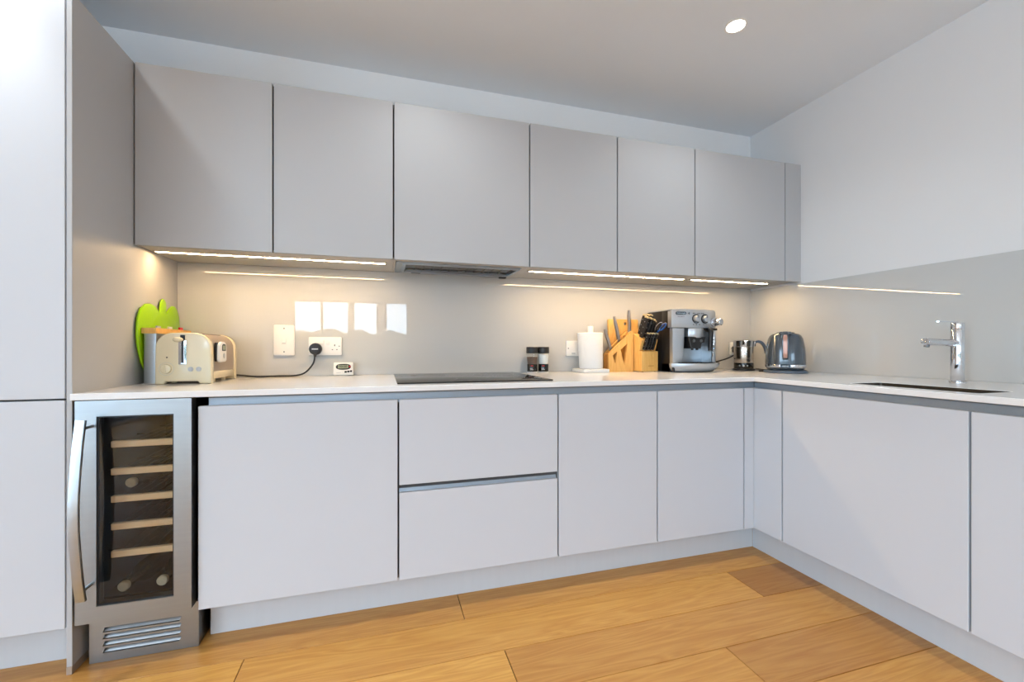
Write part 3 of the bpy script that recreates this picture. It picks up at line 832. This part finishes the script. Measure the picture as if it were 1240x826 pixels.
# ------------------------------------------------------------------ kitchen timer on worktop
t = thing('digital_timer', 'small white digital timer standing on the worktop below the sockets', 'timer', (-.2015, 2.425, ZW), 0)
tilt = Matrix.Rotation(-.22, 4, 'X')
def tilted(fn, name, m, par):
    mb = MB(); fn(mb); bmesh.ops.transform(mb.bm, matrix=tilt, verts=mb.bm.verts[:]); return mb.build(name, m, par)
tilted(lambda b: b.prism(rrect(-.0485, .0485, .003, .070, .005, 4), 'XZ', -.008, .009, .002), 'timer_case', M['white_plastic'], t)
tilted(lambda b: b.prism([(.040*math.cos(a)*(abs(math.cos(a))**-.35 if abs(math.cos(a)) > .05 else 1)*.92, .046+.0155*math.sin(a)) for a in [2*PI*i/36 for i in range(36)]], 'XZ', -.0095, -.0075), 'display_bezel', M['black'], t)
tilted(lambda b: b.prism(rrect(-.027, .024, .037, .056, .002, 3), 'XZ', -.0102, -.009), 'display', M['lcd'], t)
tilted(lambda b: b.text('00:00', .0175, Matrix.Translation((-.002, -.0104, .0465)) @ Matrix.Rotation(PI/2, 4, 'X')), 'display_digits', M['black'], t)
tilted(lambda b: b.cyl((.031, -.0105, .047), (.031, -.009, .047), .0048, n=16), 'start_button', M['red'], t)
for q in range(3):
    tilted(lambda b: b.box(.006+.013*q, .017+.013*q, -.0105, -.0075, .014+.002*q, .024+.0015*q, .001, 1), 'button', M['black'], t)
tilted(lambda b: b.box(-.034, -.012, -.0085, -.0078, .014, .016), 'print_mark', M['grey_plastic'], t)
mb = MB(); mb.prism([(.004, 0), (.030, 0), (.028, .002), (.012, .045), (.008, .045)], 'YZ', -.02, .02); mb.build('stand', M['white_plastic'], t)

# ------------------------------------------------------------------ salt and pepper grinders
def grinder(x, label, fill, lean):
    t = thing('spice_grinder', label, 'grinder', (x, 2.405, ZW), 0, 'spice grinders beside the hob')
    mb = MB(); mb.lathe([(0, 0), (.028, 0), (.0295, .003), (.0295, .0495), (.0285, .051), (0, .051)]); mb.build('label_band', M['black_gloss'], t)
    mb = MB(); mb.lathe([(0, .0516), (.0268, .0516), (.0288, .072), (.0312, .107 if lean else .092), (.0, .110 if lean else .094)]); mb.build('contents', fill, t)
    mb = MB(); mb.lathe([(.0285, .0515), (.0305, .070), (.0332, .114), (.0326, .114), (.0299, .070), (.0279, .0515)], loop=True); mb.build('glass_jar', M['clear'], t)
    mb = MB(); mb.lathe([(0, .114), (.0335, .114), (.0345, .117), (.0345, .148), (.0325, .151), (0, .151)]); mb.build('grinder_cap', M['black'], t)
    mb = MB(); mb.lathe([(.0, -.0), (.0285, 0), (.0300, .0015), (.0300, .0065), (.0298, .007)], n=40); mb.build('foot_ring', M['grey_plastic'], t)
    mb = MB()
    for a in range(3):
        an = math.radians(-119+a*8)
        mb.cyl((.0292*math.cos(an), .0292*math.sin(an), .041), (.0304*math.cos(an), .0304*math.sin(an), .041), .0030, n=10)
    mb.build('red_emblem', M['red'], t)
    mb = MB()
    for z, ww in ((.026, 6), (.019, 8)):
        for a in range(ww):
            an = math.radians(-132+a*5); mb.box(-.0008, .0008, -.0303, -.0290, z-.002, z+.002, mtx=Matrix.Rotation(an+PI/2, 4, 'Z'))
    mb.build('label_print', M['grey_plastic'], t)
grinder(.836, 'left black-capped glass grinder of brown peppercorns, right of the hob', M['pepper'], False)
grinder(.906, 'right black-capped glass grinder of white salt, right of the hob', M['salt'], True)

# ------------------------------------------------------------------ paper roll on holder
RX, RY = 1.197, 2.375
t = thing('paper_towel_holder', 'white upright paper roll holder between grinders and knife blocks', 'holder', (RX, RY, ZW))
mb = MB(); mb.prism(rrect(-.086, .086, -.086, .086, .012, 5), 'XY', .0005, .020, .003); mb.build('base_plate', M['white_plastic'], t)
mb = MB(); mb.cyl((0, 0, .02), (0, 0, .276), .0165, n=24, bev=.003); mb.build('rod', M['white_plastic'], t)
mb = MB()
# one spiral turn of paper: its loose end leans away at the top-left
N = 64; rows = []
b = bmesh.new()
for k, z in enumerate((.022, .03, .09, .15, .21, .232, .236)):
    row = []
    for i in range(N):
        a = 2*PI*i/N
        r = .0735-(.003 if k in (0, 6) else 0)
        f = max(0, math.cos(a-math.radians(196)))**1.5
        r += f*(-.014+.022*(z/.236))
        row.append(b.verts.new((r*math.cos(a), r*math.sin(a), z)))
    rows.append(row)
inn = []
for z in (.236, .022):
    inn.append([b.verts.new((.019*math.cos(2*PI*i/N), .019*math.sin(2*PI*i/N), z)) for i in range(N)])
rows += inn; rows.append(rows[0])
for A, B in zip(rows, rows[1:]):
    for i in range(N):
        j = (i+1) % N; b.faces.new((A[i], A[j], B[j], B[i]))
bmesh.ops.recalc_face_normals(b, faces=b.faces[:])
mb._take(b)
th_ = math.radians(-52)
mb.box(.0725, .0750, -.001, .001, .024, .15, mtx=Matrix.Rotation(th_, 4, 'Z'))
tag(mb.build('paper_roll', M['paper'], None, (RX, RY, ZW)), 'roll of white kitchen paper on the upright holder', 'paper roll')

# ------------------------------------------------------------------ bamboo board against the splashback
mb = MB()
mb.ring(rrect(-.107, .107, 0, .325, .008, 4), [circ(.012, .296, .010, 20)], 'XZ', -.007, .007)
o = mb.build('chopping_board', M['bamboo'], None, (1.463, 2.434, ZW+.002), (-.055, 0, 0))
tag(o, 'upright pale wooden chopping board with a hang hole behind the knife blocks', 'chopping board')

# angular knife block with cut-outs
BX, BY = 1.376, 2.335
t = thing('knife_block', 'angular pale wooden knife block with triangular cut-outs, beside paper roll', 'knife block', (BX, BY, ZW))
tri1 = [(-.050, .100), (-.020, .124), (-.032, .050)]
tri2 = [(.002, .134), (.050, .172), (.030, .038)]
mb = MB(); mb.ring([(-.076, 0), (.090, 0), (.090, .242), (.078, .248), (-.058, .128), (-.076, .108)], [tri1, tri2], 'XZ', 0, .018)
mb.ring([(-.076, 0), (.090, 0), (.090, .242), (.078, .248), (-.058, .128), (-.076, .108)], [tri1, tri2], 'XZ', .052, .070)
mb.build('block_side', M['bamboo'], t)
mb = MB(); mb.prism([(-.074, .001), (-.036, .001), (-.034, .048), (-.052, .100), (-.060, .120), (-.074, .106)], 'XZ', .018, .052)
mb.prism([(-.034, .001), (.089, .001), (.089, .24), (.078, .242), (.052, .222), (.052, .174), (.034, .036), (.026, .036), (.0, .136), (-.018, .126), (-.030, .05)], 'XZ', .018, .052)
mb.build('block_core', M['bamboo_dark'], t)
def steel_knife(x0, z0, x1, z1, label, wide=.011):
    t = thing('kitchen_knife', label, 'knife', (BX+x0, BY+.035, ZW+z0), 0, 'steel knives in the angular block')
    L = math.hypot(x1-x0, z1-z0); a = math.atan2(x1-x0, z1-z0)
    R = Matrix.Rotation(a, 4, 'Y')
    mb = MB(); mb.tube([(0, 0, .002), (.001, 0, L*.4), (-.001, 0, L*.75), (.001, 0, L)], [1, 1.0, .95, .75], n=16, smooth=6, flat=(.0085, wide), up=(0, 1, 0))
    bmesh.ops.transform(mb.bm, matrix=R, verts=mb.bm.verts[:]); mb.build('knife_handle', M['knife_steel'], t)
    mb = MB(); mb.box(-.010, .010, -.001, .001, -.02, .0015); bmesh.ops.transform(mb.bm, matrix=R, verts=mb.bm.verts[:]); mb.build('blade', M['steel'], t)
steel_knife(-.047, .142, -.085, .258, 'lowest steel-handled knife at the left of the angular block', .008)
steel_knife(.010, .196, -.020, .338, 'middle steel-handled knife of the angular block, leaning left')
steel_knife(.084, .246, .082, .378, 'tallest steel-handled knife standing at the right of the angular block')

# classic slanted block with black knives
KX, KY, KR = 1.552, 2.286, math.radians(11)
def kat(x, y, z): return (KX+x*math.cos(KR)-y*math.sin(KR), KY+x*math.sin(KR)+y*math.cos(KR), ZW+z)
t = thing('knife_block', 'slanted wooden knife block full of black handles, left of coffee machine', 'knife block', (KX, KY, ZW), KR)
hw = .066
mb = MB(); mb.prism([(.128, .003), (.058, .003), (.002, .196), (.080, .236)], 'YZ', -hw, hw, .002, 1); mb.build('slanted_body', M['bamboo'], t)
mb = MB(); mb.prism([(.060, .003), (.0, .003), (.0, .124), (.030, .128)], 'YZ', -hw, hw, .002, 1)
mb.build('steak_knife_box', M['bamboo'], t)
mb = MB(); mb.box(-.016, .030, -.0006, .0005, .034, .038); mb.build('burnt_mark', M['bamboo_dark'], t)
mb = MB()
for x in (-.05, .05):
    for y in (.012, .11): mb.cyl((x, y, 0), (x, y, .004), .006, n=12)
mb.build('foot', M['black'], t)
proto = {}
def black_knife(lx, ly, lz, length, w, label, lean=.42, roll=0., group='black-handled knives in the slanted block'):
    t = thing('steak_knife' if 'steak' in label else 'kitchen_knife', label, 'knife', kat(lx, ly, lz), 0, group)
    t.rotation_euler = (lean, roll, KR)
    mb = MB(); mb.tube([(0, 0, -.0005), (0, -.001, length*.45), (0, .002, length*.8), (0, -.003, length)], [.85, 1, .95, 1.1], n=16, smooth=5, flat=(.0075, w*1.15), up=(0, 1, 0)); mb.build('knife_handle', M['black'], t)
    mb = MB(); mb.box(-.0082, .0082, -w*1.05, w*1.1, length-.005, length+.006, .003, 2); mb.build('end_cap', M['brass'], t)
    mb = MB()
    for z in (.2, .5, .78): mb.cyl((-.0081, 0, length*z), (.0081, 0, length*z), .0026, n=10)
    mb.build('rivet', M['steel'], t)
    mb = MB(); mb.box(-.001, .001, -w*.8, w*.8, -.004, 0); mb.build('blade', M['steel'], t)
sl = lambda x, f, L, w, lab: black_knife(x, .002+.078*f, .201+.040*f, L, w, lab, .40)
sl(-.050, .28, .125, .0125, 'large black-handled knife at the left front of the slanted block')
sl(-.021, .24, .120, .0125, 'second black-handled knife from the left in the slanted block front row')
sl(-.026, .80, .120, .010, 'black-handled knife at the left of the slanted block back row')
sl(.000, .80, .122, .010, 'black-handled knife in the middle of the slanted block back row')
sl(.026, .80, .122, .010, 'black-handled knife at the right of the slanted block back row')
sl(.007, .26, .112, .0105, 'third black-handled knife in the slanted block front row')
sl(.029, .34, .100, .0075, 'rightmost black-handled knife in the slanted block front row, slim handle')
for i in range(4):
    black_knife(-.044+.0225*i, .0075, .1355, .100, .0085, ['leftmost', 'second from left', 'third from left', 'rightmost'][i]+' black steak knife in the low front box', .29, .10, 'steak knives in the low front box')
# scissors with blue grips
t = thing('kitchen_scissors', 'black and blue handled scissors at the right of the slanted knife block', 'scissors', kat(.049, .006, .232))
t.scale = (.82, .82, .88)
t.rotation_euler = (.88, -.06, 0)
def loop(cx, cz, rx, rz): return [(cx+rx*math.cos(2*PI*i/14), 0, cz+rz*math.sin(2*PI*i/14)) for i in range(15)]
mb = MB(); mb.tube(loop(-.014, .080, .016, .034), .0048, n=10, smooth=3, up=(0, 1, 0)); mb.tube([(0, 0, .0), (-.006, 0, .025), (-.012, 0, .05)], .0055, n=10, up=(0, 1, 0)); gp = mb.build('black_grip', M['black'], t)
mb = MB(); mb.tube(loop(-.014, .080, .021, .039), .0016, n=8, smooth=3, up=(0, 1, 0)); mb.build('grip_rim', M['grey_plastic'], gp)
mb = MB(); mb.tube(loop(.026, .072, .018, .034), .0046, n=10, smooth=3, up=(0, 1, 0)); mb.tube([(.0, 0.004, .0), (.010, .002, .022), (.022, 0, .042)], .0055, n=10, up=(0, 1, 0)); gp = mb.build('blue_grip', M['blue'], t)
mb = MB(); mb.tube(loop(.026, .072, .023, .039), .0016, n=8, smooth=3, up=(0, 1, 0)); mb.build('grip_rim', M['grey_plastic'], gp)
mb = MB(); mb.prism([(-.006, .008), (.008, .008), (.004, -.02), (-.003, -.02)], 'XZ', -.001, .004); mb.build('blades', M['steel'], t)

# ------------------------------------------------------------------ coffee machine
QX, QY = 1.803, 2.196
t = thing('coffee_machine', 'silver and black bean-to-cup coffee machine beside the knife blocks', 'coffee machine', (QX, QY, ZW))
q = .158
def bow(x0, x1, y_side, y_mid, yb, n=14):
    """top view outline with a gently bowed front"""
    o = []
    for i in range(n+1):
        u = i/n; x = x0+(x1-x0)*u
        o.append((x, y_side-(y_side-y_mid)*(1-(2*u-1)**2)))
    return o+[(x1, yb), (x0, yb)]
mb = MB(); mb.box(-q, q, .105, .262, .006, .372, .003, 2); mb.box(-q, q, .028, .106, .262, .372, .003, 2); mb.box(-q, -q+.004, .028, .106, .006, .264); mb.box(q-.004, q, .028, .106, .006, .264); mb.box(-q, q, .028, .106, .006, .05)
for x in (-.13, .13):
    for y in (.06, .24): mb.cyl((x, y, 0), (x, y, .01), .014, n=14)
mb.build('black_casing', M['black'], t)
mb = MB(); mb.prism(bow(-q-.001, q+.001, .010, -.020, .045), 'XY', .266, .368, .003, 2)
mb.prism(bow(-q+.003, q-.003, .014, -.014, .250), 'XY', .366, .378, .003, 2)
cp = mb.build('control_panel', M['silver'], t)
mb = MB()
mb.prism([(-q-.001, .264), (-q-.001, .052), (-.098, .052), (-.083, .110), (-.078, .180), (-.076, .264)], 'XZ', -.002, .030, .004, 2)
mb.prism([(-q+.004, .262), (-q+.004, .052), (-.096, .052), (-.082, .110), (-.077, .180), (-.076, .262)], 'XZ', .030, .104)
mb.build('left_column', M['silver'], t)
mb = MB()
mb.prism([(q+.001, .264), (q+.001, .052), (.128, .052), (.128, .264)], 'XZ', .004, .030, .004, 2)
mb.box(.130, q-.004, .030, .104, .052, .262)
mb.build('right_column', M['silver'], t)
mb = MB(); mb.box(-.100, .130, .099, .1045, .05, .262); mb.build('recess_back', M['steel'], t)
mb = MB(); mb.box(.045, q+.0015, -.006, .026, .252, .2655, .002, 1); mb.build('wand_bracket', M['black'], t)
# spout block
mb = MB(); mb.prism(bow(-.052, .060, -.004, -.030, .09), 'XY', .205, .2655, .006, 2); sp = mb.build('spout_housing', M['silver'], t)
mb = MB()
mb.prism([(-.064, .212), (.058, .212), (.050, .178), (.030, .175), (.022, .142), (-.050, .142), (-.056, .175)], 'XZ', -.026, .06, .003, 1)
for x in (-.030, .004): mb.cyl((x, -.012, .145), (x, -.012, .132), .009, .007, n=16)
mb.build('coffee_spout', M['black'], sp)
mb = MB()
for x in (-.030, .022): mb.lathe([(0, 0), (.009, 0), (.009, .003), (.0, .004)], mtx=Matrix.Translation((x, -.026, .188)) @ Matrix.Rotation(PI/2, 4, 'X'))
mb.build('spout_badge', M['steel_dark'], sp)
# steam wand
mb = MB(); mb.tube([(.088, .006, .258), (.092, -.022, .250), (.090, -.030, .225), (.086, -.030, .170), (.084, -.030, .128)], [.014, .016, .014, .013, .012], n=14); wd = mb.build('steam_wand', M['black'], t)
mb = MB(); mb.tube([(.118, .004, .245), (.119, -.016, .232), (.119, -.020, .18), (.116, -.020, .12), (.108, -.022, .095)], .005, n=10); mb.build('milk_tube', M['chrome'], wd)
# dials
for x in (-.008, .056):
    mb = MB(); mb.cyl((x, -.014, .320), (x, -.040, .320), .021, .019, n=32, bev=.002); d = mb.build('dial', M['silver'], cp)
    mb = MB(); mb.lathe([(.022, 0), (.028, 0), (.028, .003), (.022, .003)], loop=True, mtx=Matrix.Translation((x, -.018, .320)) @ Matrix.Rotation(PI/2, 4, 'X')); mb.box(x-.0015, x+.0015, -.0412, -.0395, .324, .338); mb.build('dial_mark', M['black'], d)
mb = MB(); mb.cyl((q-.028, .004, .302), (q-.028, -.016, .302), .027, .026, n=32, bev=.002); mb.cyl((q-.020, -.014, .302), (q-.010, -.052, .302), .024, .021, n=32, bev=.004); mb.build('steam_knob', M['chrome'], cp)
mb = MB()
for x in (-.062, -.022, .014, .042, -.030, .002, .030): mb.cyl((x, -.022+.02*(x/.16)**2, .352), (x, -.0235+.02*(x/.16)**2, .352), .0032, n=10)
for x in (-.03, -.008, .014, .046, .062): mb.cyl((x, -.021, .285), (x, -.0235+.02*(x/.16)**2-.001, .285), .003, n=10)
mb.prism([(-.068, .352), (-.054, .359), (-.054, .345)], 'XZ', -.0215, -.017)
mb.build('control_symbols', M['steel_dark'], cp)
mb = MB()
bend = Matrix.Translation((-.106, -.0085, .352)) @ Matrix.Rotation(-.13, 4, 'Z')
mb.prism(rrect(-.033, .033, -.0095, .0095, .0094, 6), 'XZ', -.0018, .004, mtx=bend)
bd = mb.build('badge', M['black_gloss'], cp)
mb = MB(); mb.text("De'Longhi", .0135, bend @ Matrix.Translation((0, -.0020, 0)) @ Matrix.Rotation(PI/2, 4, 'X')); mb.build('badge_lettering', M['chrome'], bd)
mb = MB(); mb.text("MAGNIFICA", .0085, bend @ Matrix.Translation((0, -.0010, -.021)) @ Matrix.Rotation(PI/2, 4, 'X')); mb.build('model_lettering', M['steel_dark'], cp)
# drip tray
mb = MB()
def tray(x0, x1, yf, n=20):
    o = []
    for i in range(n+1):
        u = i/n; o.append((x0+(x1-x0)*u, -yf*(1-abs(2*u-1)**2.6)+.012))
    return o+[(x1-.012, .03), (x0, .03)]
b = bmesh.new(); rows = []
for z, x0, x1, yf in ((.004, -.138, .135, .055), (.010, -.150, .150, .070), (.030, -.159, .176, .088), (.042, -.160, .188, .094), (.052, -.160, .190, .094), (.054, -.156, .186, .090)):
    rows.append([b.verts.new((x, y, z)) for x, y in tray(x0, x1, yf)])
for A, B in zip(rows, rows[1:]):
    for i in range(len(A)):
        j = (i+1) % len(A); b.faces.new((A[i], A[j], B[j], B[i]))
b.faces.new(rows[0]); b.faces.new(rows[-1])
bmesh.ops.recalc_face_normals(b, faces=b.faces[:]); mb._take(b)
dt = mb.build('drip_tray', M['silver'], t)
mb = MB(); mb.prism([(x*.88+.002, y*.82-.002) for x, y in tray(-.150, .170, .086)], 'XY', .0535, .0565); mb.box(-.098, .128, .0, .10, .0505, .0565)
for i in range(9): mb.box(-.12+i*.03, -.115+i*.03, -.055, .02, .0565, .0585)
mb.build('drip_grid', M['black'], dt)
mb = MB(); mb.box(-q+.002, -.142, -.001, .012, .004, .030, .002, 1); mb.build('tray_catch', M['black'], t)
# mains lead
c = lambda x, y, z: (x-QX, y-QY, z-ZW)
mb = MB(); mb.tube([c(1.966, 2.40, .955), c(2.05, 2.405, .938), (2.13-QX, 2.41-QY, .948-ZW), c(2.24, 2.415, .972), c(2.318, 2.42, 1.00), c(2.339, 2.425, 1.016), c(2.342, 2.43, 1.03)], .0045, n=10)
cd = mb.build('power_cord', M['black'], t)
mb = MB(); mb.box(2.342-.021-QX, 2.342+.021-QX, 2.428-QY, 2.457-QY, 1.012-ZW, 1.058-ZW, .008, 3); mb.build('plug', M['black'], cd)

# ------------------------------------------------------------------ milk frother
FX, FY = 2.232, 2.262
t = thing('milk_frother', 'steel milk frother jug on black base, left of the kettle', 'milk frother', (FX, FY, ZW))
mb = MB(); mb.lathe([(0, 0), (.064, 0), (.067, .003), (.066, .010), (.056, .014), (0, .014)]); mb.build('base_plate', M['black'], t)
mb = MB(); mb.lathe([(0, .014), (.056, .014), (.0575, .018), (.0575, .048), (.056, .050), (0, .050)]); bs = mb.build('power_base', M['black_gloss'], t)
mb = MB()
for a in (-22, 0, 22):
    an = math.radians(-135+a); mb.cyl((.056*math.cos(an), .056*math.sin(an), .032), (.0583*math.cos(an), .0583*math.sin(an), .032), .0045 if a else .0065, n=14)
mb.build('button', M['grey_plastic'], bs)
mb = MB(); mb.lathe([(.0, .050), (.056, .050), (.0575, .053), (.0590, .150), (.0585, .152), (0, .152)]); mb.build('steel_jug', M['warm_steel'], t)
mb = MB(); mb.lathe([(.0595, .152), (.0608, .154), (.061, .190), (.058, .193), (.052, .196), (0, .198)])
mb.prism([(-.040, -.046), (-.052, -.060), (-.066, -.058), (-.062, -.040), (-.05, -.03)], 'XY', .162, .192, .003, 1); mb.build('lid', M['chrome'], t)
mb = MB(); hd = Vector((.83, -.55, 0)).normalized(); P = lambda r, z: (hd.x*r, hd.y*r, z)
mb.box(-.006, .006, -.012, .012, -.016, .016, .003, 2, mtx=Matrix.Translation(P(.062, .170)) @ Matrix.Rotation(math.atan2(hd.y, hd.x), 4, 'Z')); mb.build('handle_bracket', M['chrome'], t)
mb = MB(); mb.tube([P(.066, .182), P(.085, .186), P(.105, .176), P(.121, .150), P(.128, .122), P(.126, .108)], [.85, 1, 1.1, 1.15, 1.1, .8], n=14, flat=(.008, .0125), up=(-hd.y, hd.x, 0)); mb.build('handle', M['blue_grey'], t)
mb = MB(); mb.tube([(.08, .165, .135), (.105, .15, .128), (.118, .10, .100), (.116, .05, .060), (.095, .015, .025), (.066, .0, .007)], .0038, n=8); mb.build('power_cord', M['black'], t)

# ------------------------------------------------------------------ kettle
EX, EY = 2.262, 1.985
t = thing('kettle', 'dark grey electric kettle with rose-copper grip by the right splashback', 'kettle', (EX, EY, ZW), math.atan2(-EX, EY))
t.scale = (.945, .945, 1)
# local -Y looks back towards the room; the grip is on that side
mb = MB(); mb.lathe([(0, 0), (.116, 0), (.119, .003), (.117, .014), (.108, .017), (0, .017)], n=48); mb.build('base_plate', M['blue_grey'], t)
PWR = 2.5
mb = MB(); mb.lathe([(0, .018), (.092, .018), (.098, .021), (.104, .030), (.1045, .034), (0, .036)], n=56, power=PWR); mb.build('foot_band', M['kettle_grey'], t)
mb = MB(); mb.lathe([(.098, .034), (.1085, .034), (.1092, .037), (.1092, .047), (.1085, .050), (.098, .050)], n=56, power=PWR); bandc = mb.build('chrome_band', M['chrome'], t)
mb = MB(); mb.lathe([(0, .050), (.106, .050), (.1082, .053), (.1075, .10), (.1035, .145), (.098, .176), (.0925, .200), (.084, .216), (.072, .2265), (.056, .2295), (0, .230)], n=56, power=PWR)
kb = mb.build('kettle_body', M['kettle_grey'], t)
mb = MB(); mb.lathe([(0, .2295), (.050, .2295), (.052, .231), (.046, .236), (0, .238)], n=40, sx=1, sy=1.15)
mb.box(-.032, .032, -.090, .010, .222, .2385, .006, 2); mb.build('lid', M['kettle_grey'], t)
mb = MB()
mb.tube([(0, -.068, .232), (0, -.100, .230), (0, -.121, .212), (0, -.127, .180), (0, -.127, .120), (0, -.121, .092), (0, -.104, .084)], [.8, 1, 1.1, 1.1, 1.05, 1, .9], n=18, smooth=6, flat=(.0085, .0165), up=(1, 0, 0))
hb = mb.build('handle', M['kettle_grey'], t)
mb = MB(); mb.tube([(0, -.118, .224), (0, -.1295, .210), (0, -.1375, .178), (0, -.1375, .120), (0, -.1325, .090)], [.8, 1, 1.05, 1.05, .9], n=16, flat=(.0035, .0105), up=(1, 0, 0)); mb.build('grip_inlay', M['copper'], hb)
mb = MB(); mb.prism([(-.05, .150), (.05, .150), (.032, .222), (-.032, .222)], 'XZ', .075, .116, .008, 2); mb.build('spout', M['kettle_grey'], t)
mb = MB(); mb.prism(rrect(-.027, .027, .033, .051, .003, 4), 'XZ', -.1125, -.098, .001, 1); bz = mb.build('switch_plate', M['black_gloss'], bandc)
mb = MB()
for i in range(6): mb.box(-.015+.0055*i, -.0118+.0055*i, -.1130, -.1120, .039, .045)
mb.build('plate_marks', M['grey_plastic'], bz)
mb = MB(); R = Matrix.Rotation(-math.atan2(-EX, EY), 4, 'Z')
pp = [(2.19, 2.075, .906), (2.20, 2.12, .905), (2.245, 2.14, .905), (2.31, 2.13, .905), (2.33, 2.19, .905), (2.37, 2.27, .905), (2.42, 2.36, .905)]
mb.tube([tuple(R @ Vector((x-EX, y-EY, z-ZW))) for x, y, z in pp], .0042, n=8); mb.build('power_cord', M['black'], t)

# ------------------------------------------------------------------ light
w = bpy.data.worlds.new('overcast_sky'); SC.world = w; w.use_nodes = True
nt = w.node_tree; bg = nt.nodes['Background']
tcn = nt.nodes.new('ShaderNodeTexCoord'); sx = nt.nodes.new('ShaderNodeSeparateXYZ')
nt.links.new(tcn.outputs['Generated'], sx.inputs[0])
rp = nt.nodes.new('ShaderNodeValToRGB')
rp.color_ramp.elements[0].position = .0; rp.color_ramp.elements[0].color = (.66, .83, 1.0, 1)
rp.color_ramp.elements[1].position = .6; rp.color_ramp.elements[1].color = (.52, .72, 1, 1)
nt.links.new(sx.outputs['Z'], rp.inputs[0]); nt.links.new(rp.outputs[0], bg.inputs['Color'])
bg.inputs['Strength'].default_value = 25
def portal(name, loc, rot, sx_, sy_):
    l = bpy.data.lights.new(name, 'AREA'); l.shape = 'RECTANGLE'; l.size = sx_; l.size_y = sy_
    l.cycles.is_portal = True
    o = bpy.data.objects.new(name, l); COL.objects.link(o); o.location = loc; o.rotation_euler = rot
for i, (a, b, z0, z1) in enumerate(OP_F): portal('window_portal', ((a+b)/2, YF-.15, (z0+z1)/2), (PI/2, 0, PI), b-a, z1-z0)
for i, (a, b, z0, z1) in enumerate(OP_L): portal('window_portal', (XL-.15, (a+b)/2, (z0+z1)/2), (PI/2, 0, -PI/2), b-a, z1-z0)

# ------------------------------------------------------------------ camera
cam = bpy.data.cameras.new('camera'); co = bpy.data.objects.new('camera', cam); COL.objects.link(co)
co.location = (0, 0, 1.0485); co.rotation_euler = (PI/2, 0, -.288)
cam.sensor_fit = 'HORIZONTAL'; cam.sensor_width = 36; cam.lens = 525.01/1240*36
cam.shift_y = (420.72-413)/1240
cam.clip_start = .02; cam.clip_end = 200
SC.camera = co
SC.view_settings.view_transform = 'Standard'; SC.view_settings.look = 'None'
SC.view_settings.exposure = -1.02; SC.view_settings.gamma = 1; SC.view_settings.use_curve_mapping = False
SC.cycles.max_bounces = 10; SC.cycles.diffuse_bounces = 5; SC.cycles.glossy_bounces = 5; SC.cycles.transparent_max_bounces = 12
SC.cycles.caustics_reflective = False; SC.cycles.caustics_refractive = False
SC.cycles.sample_clamp_indirect = 6
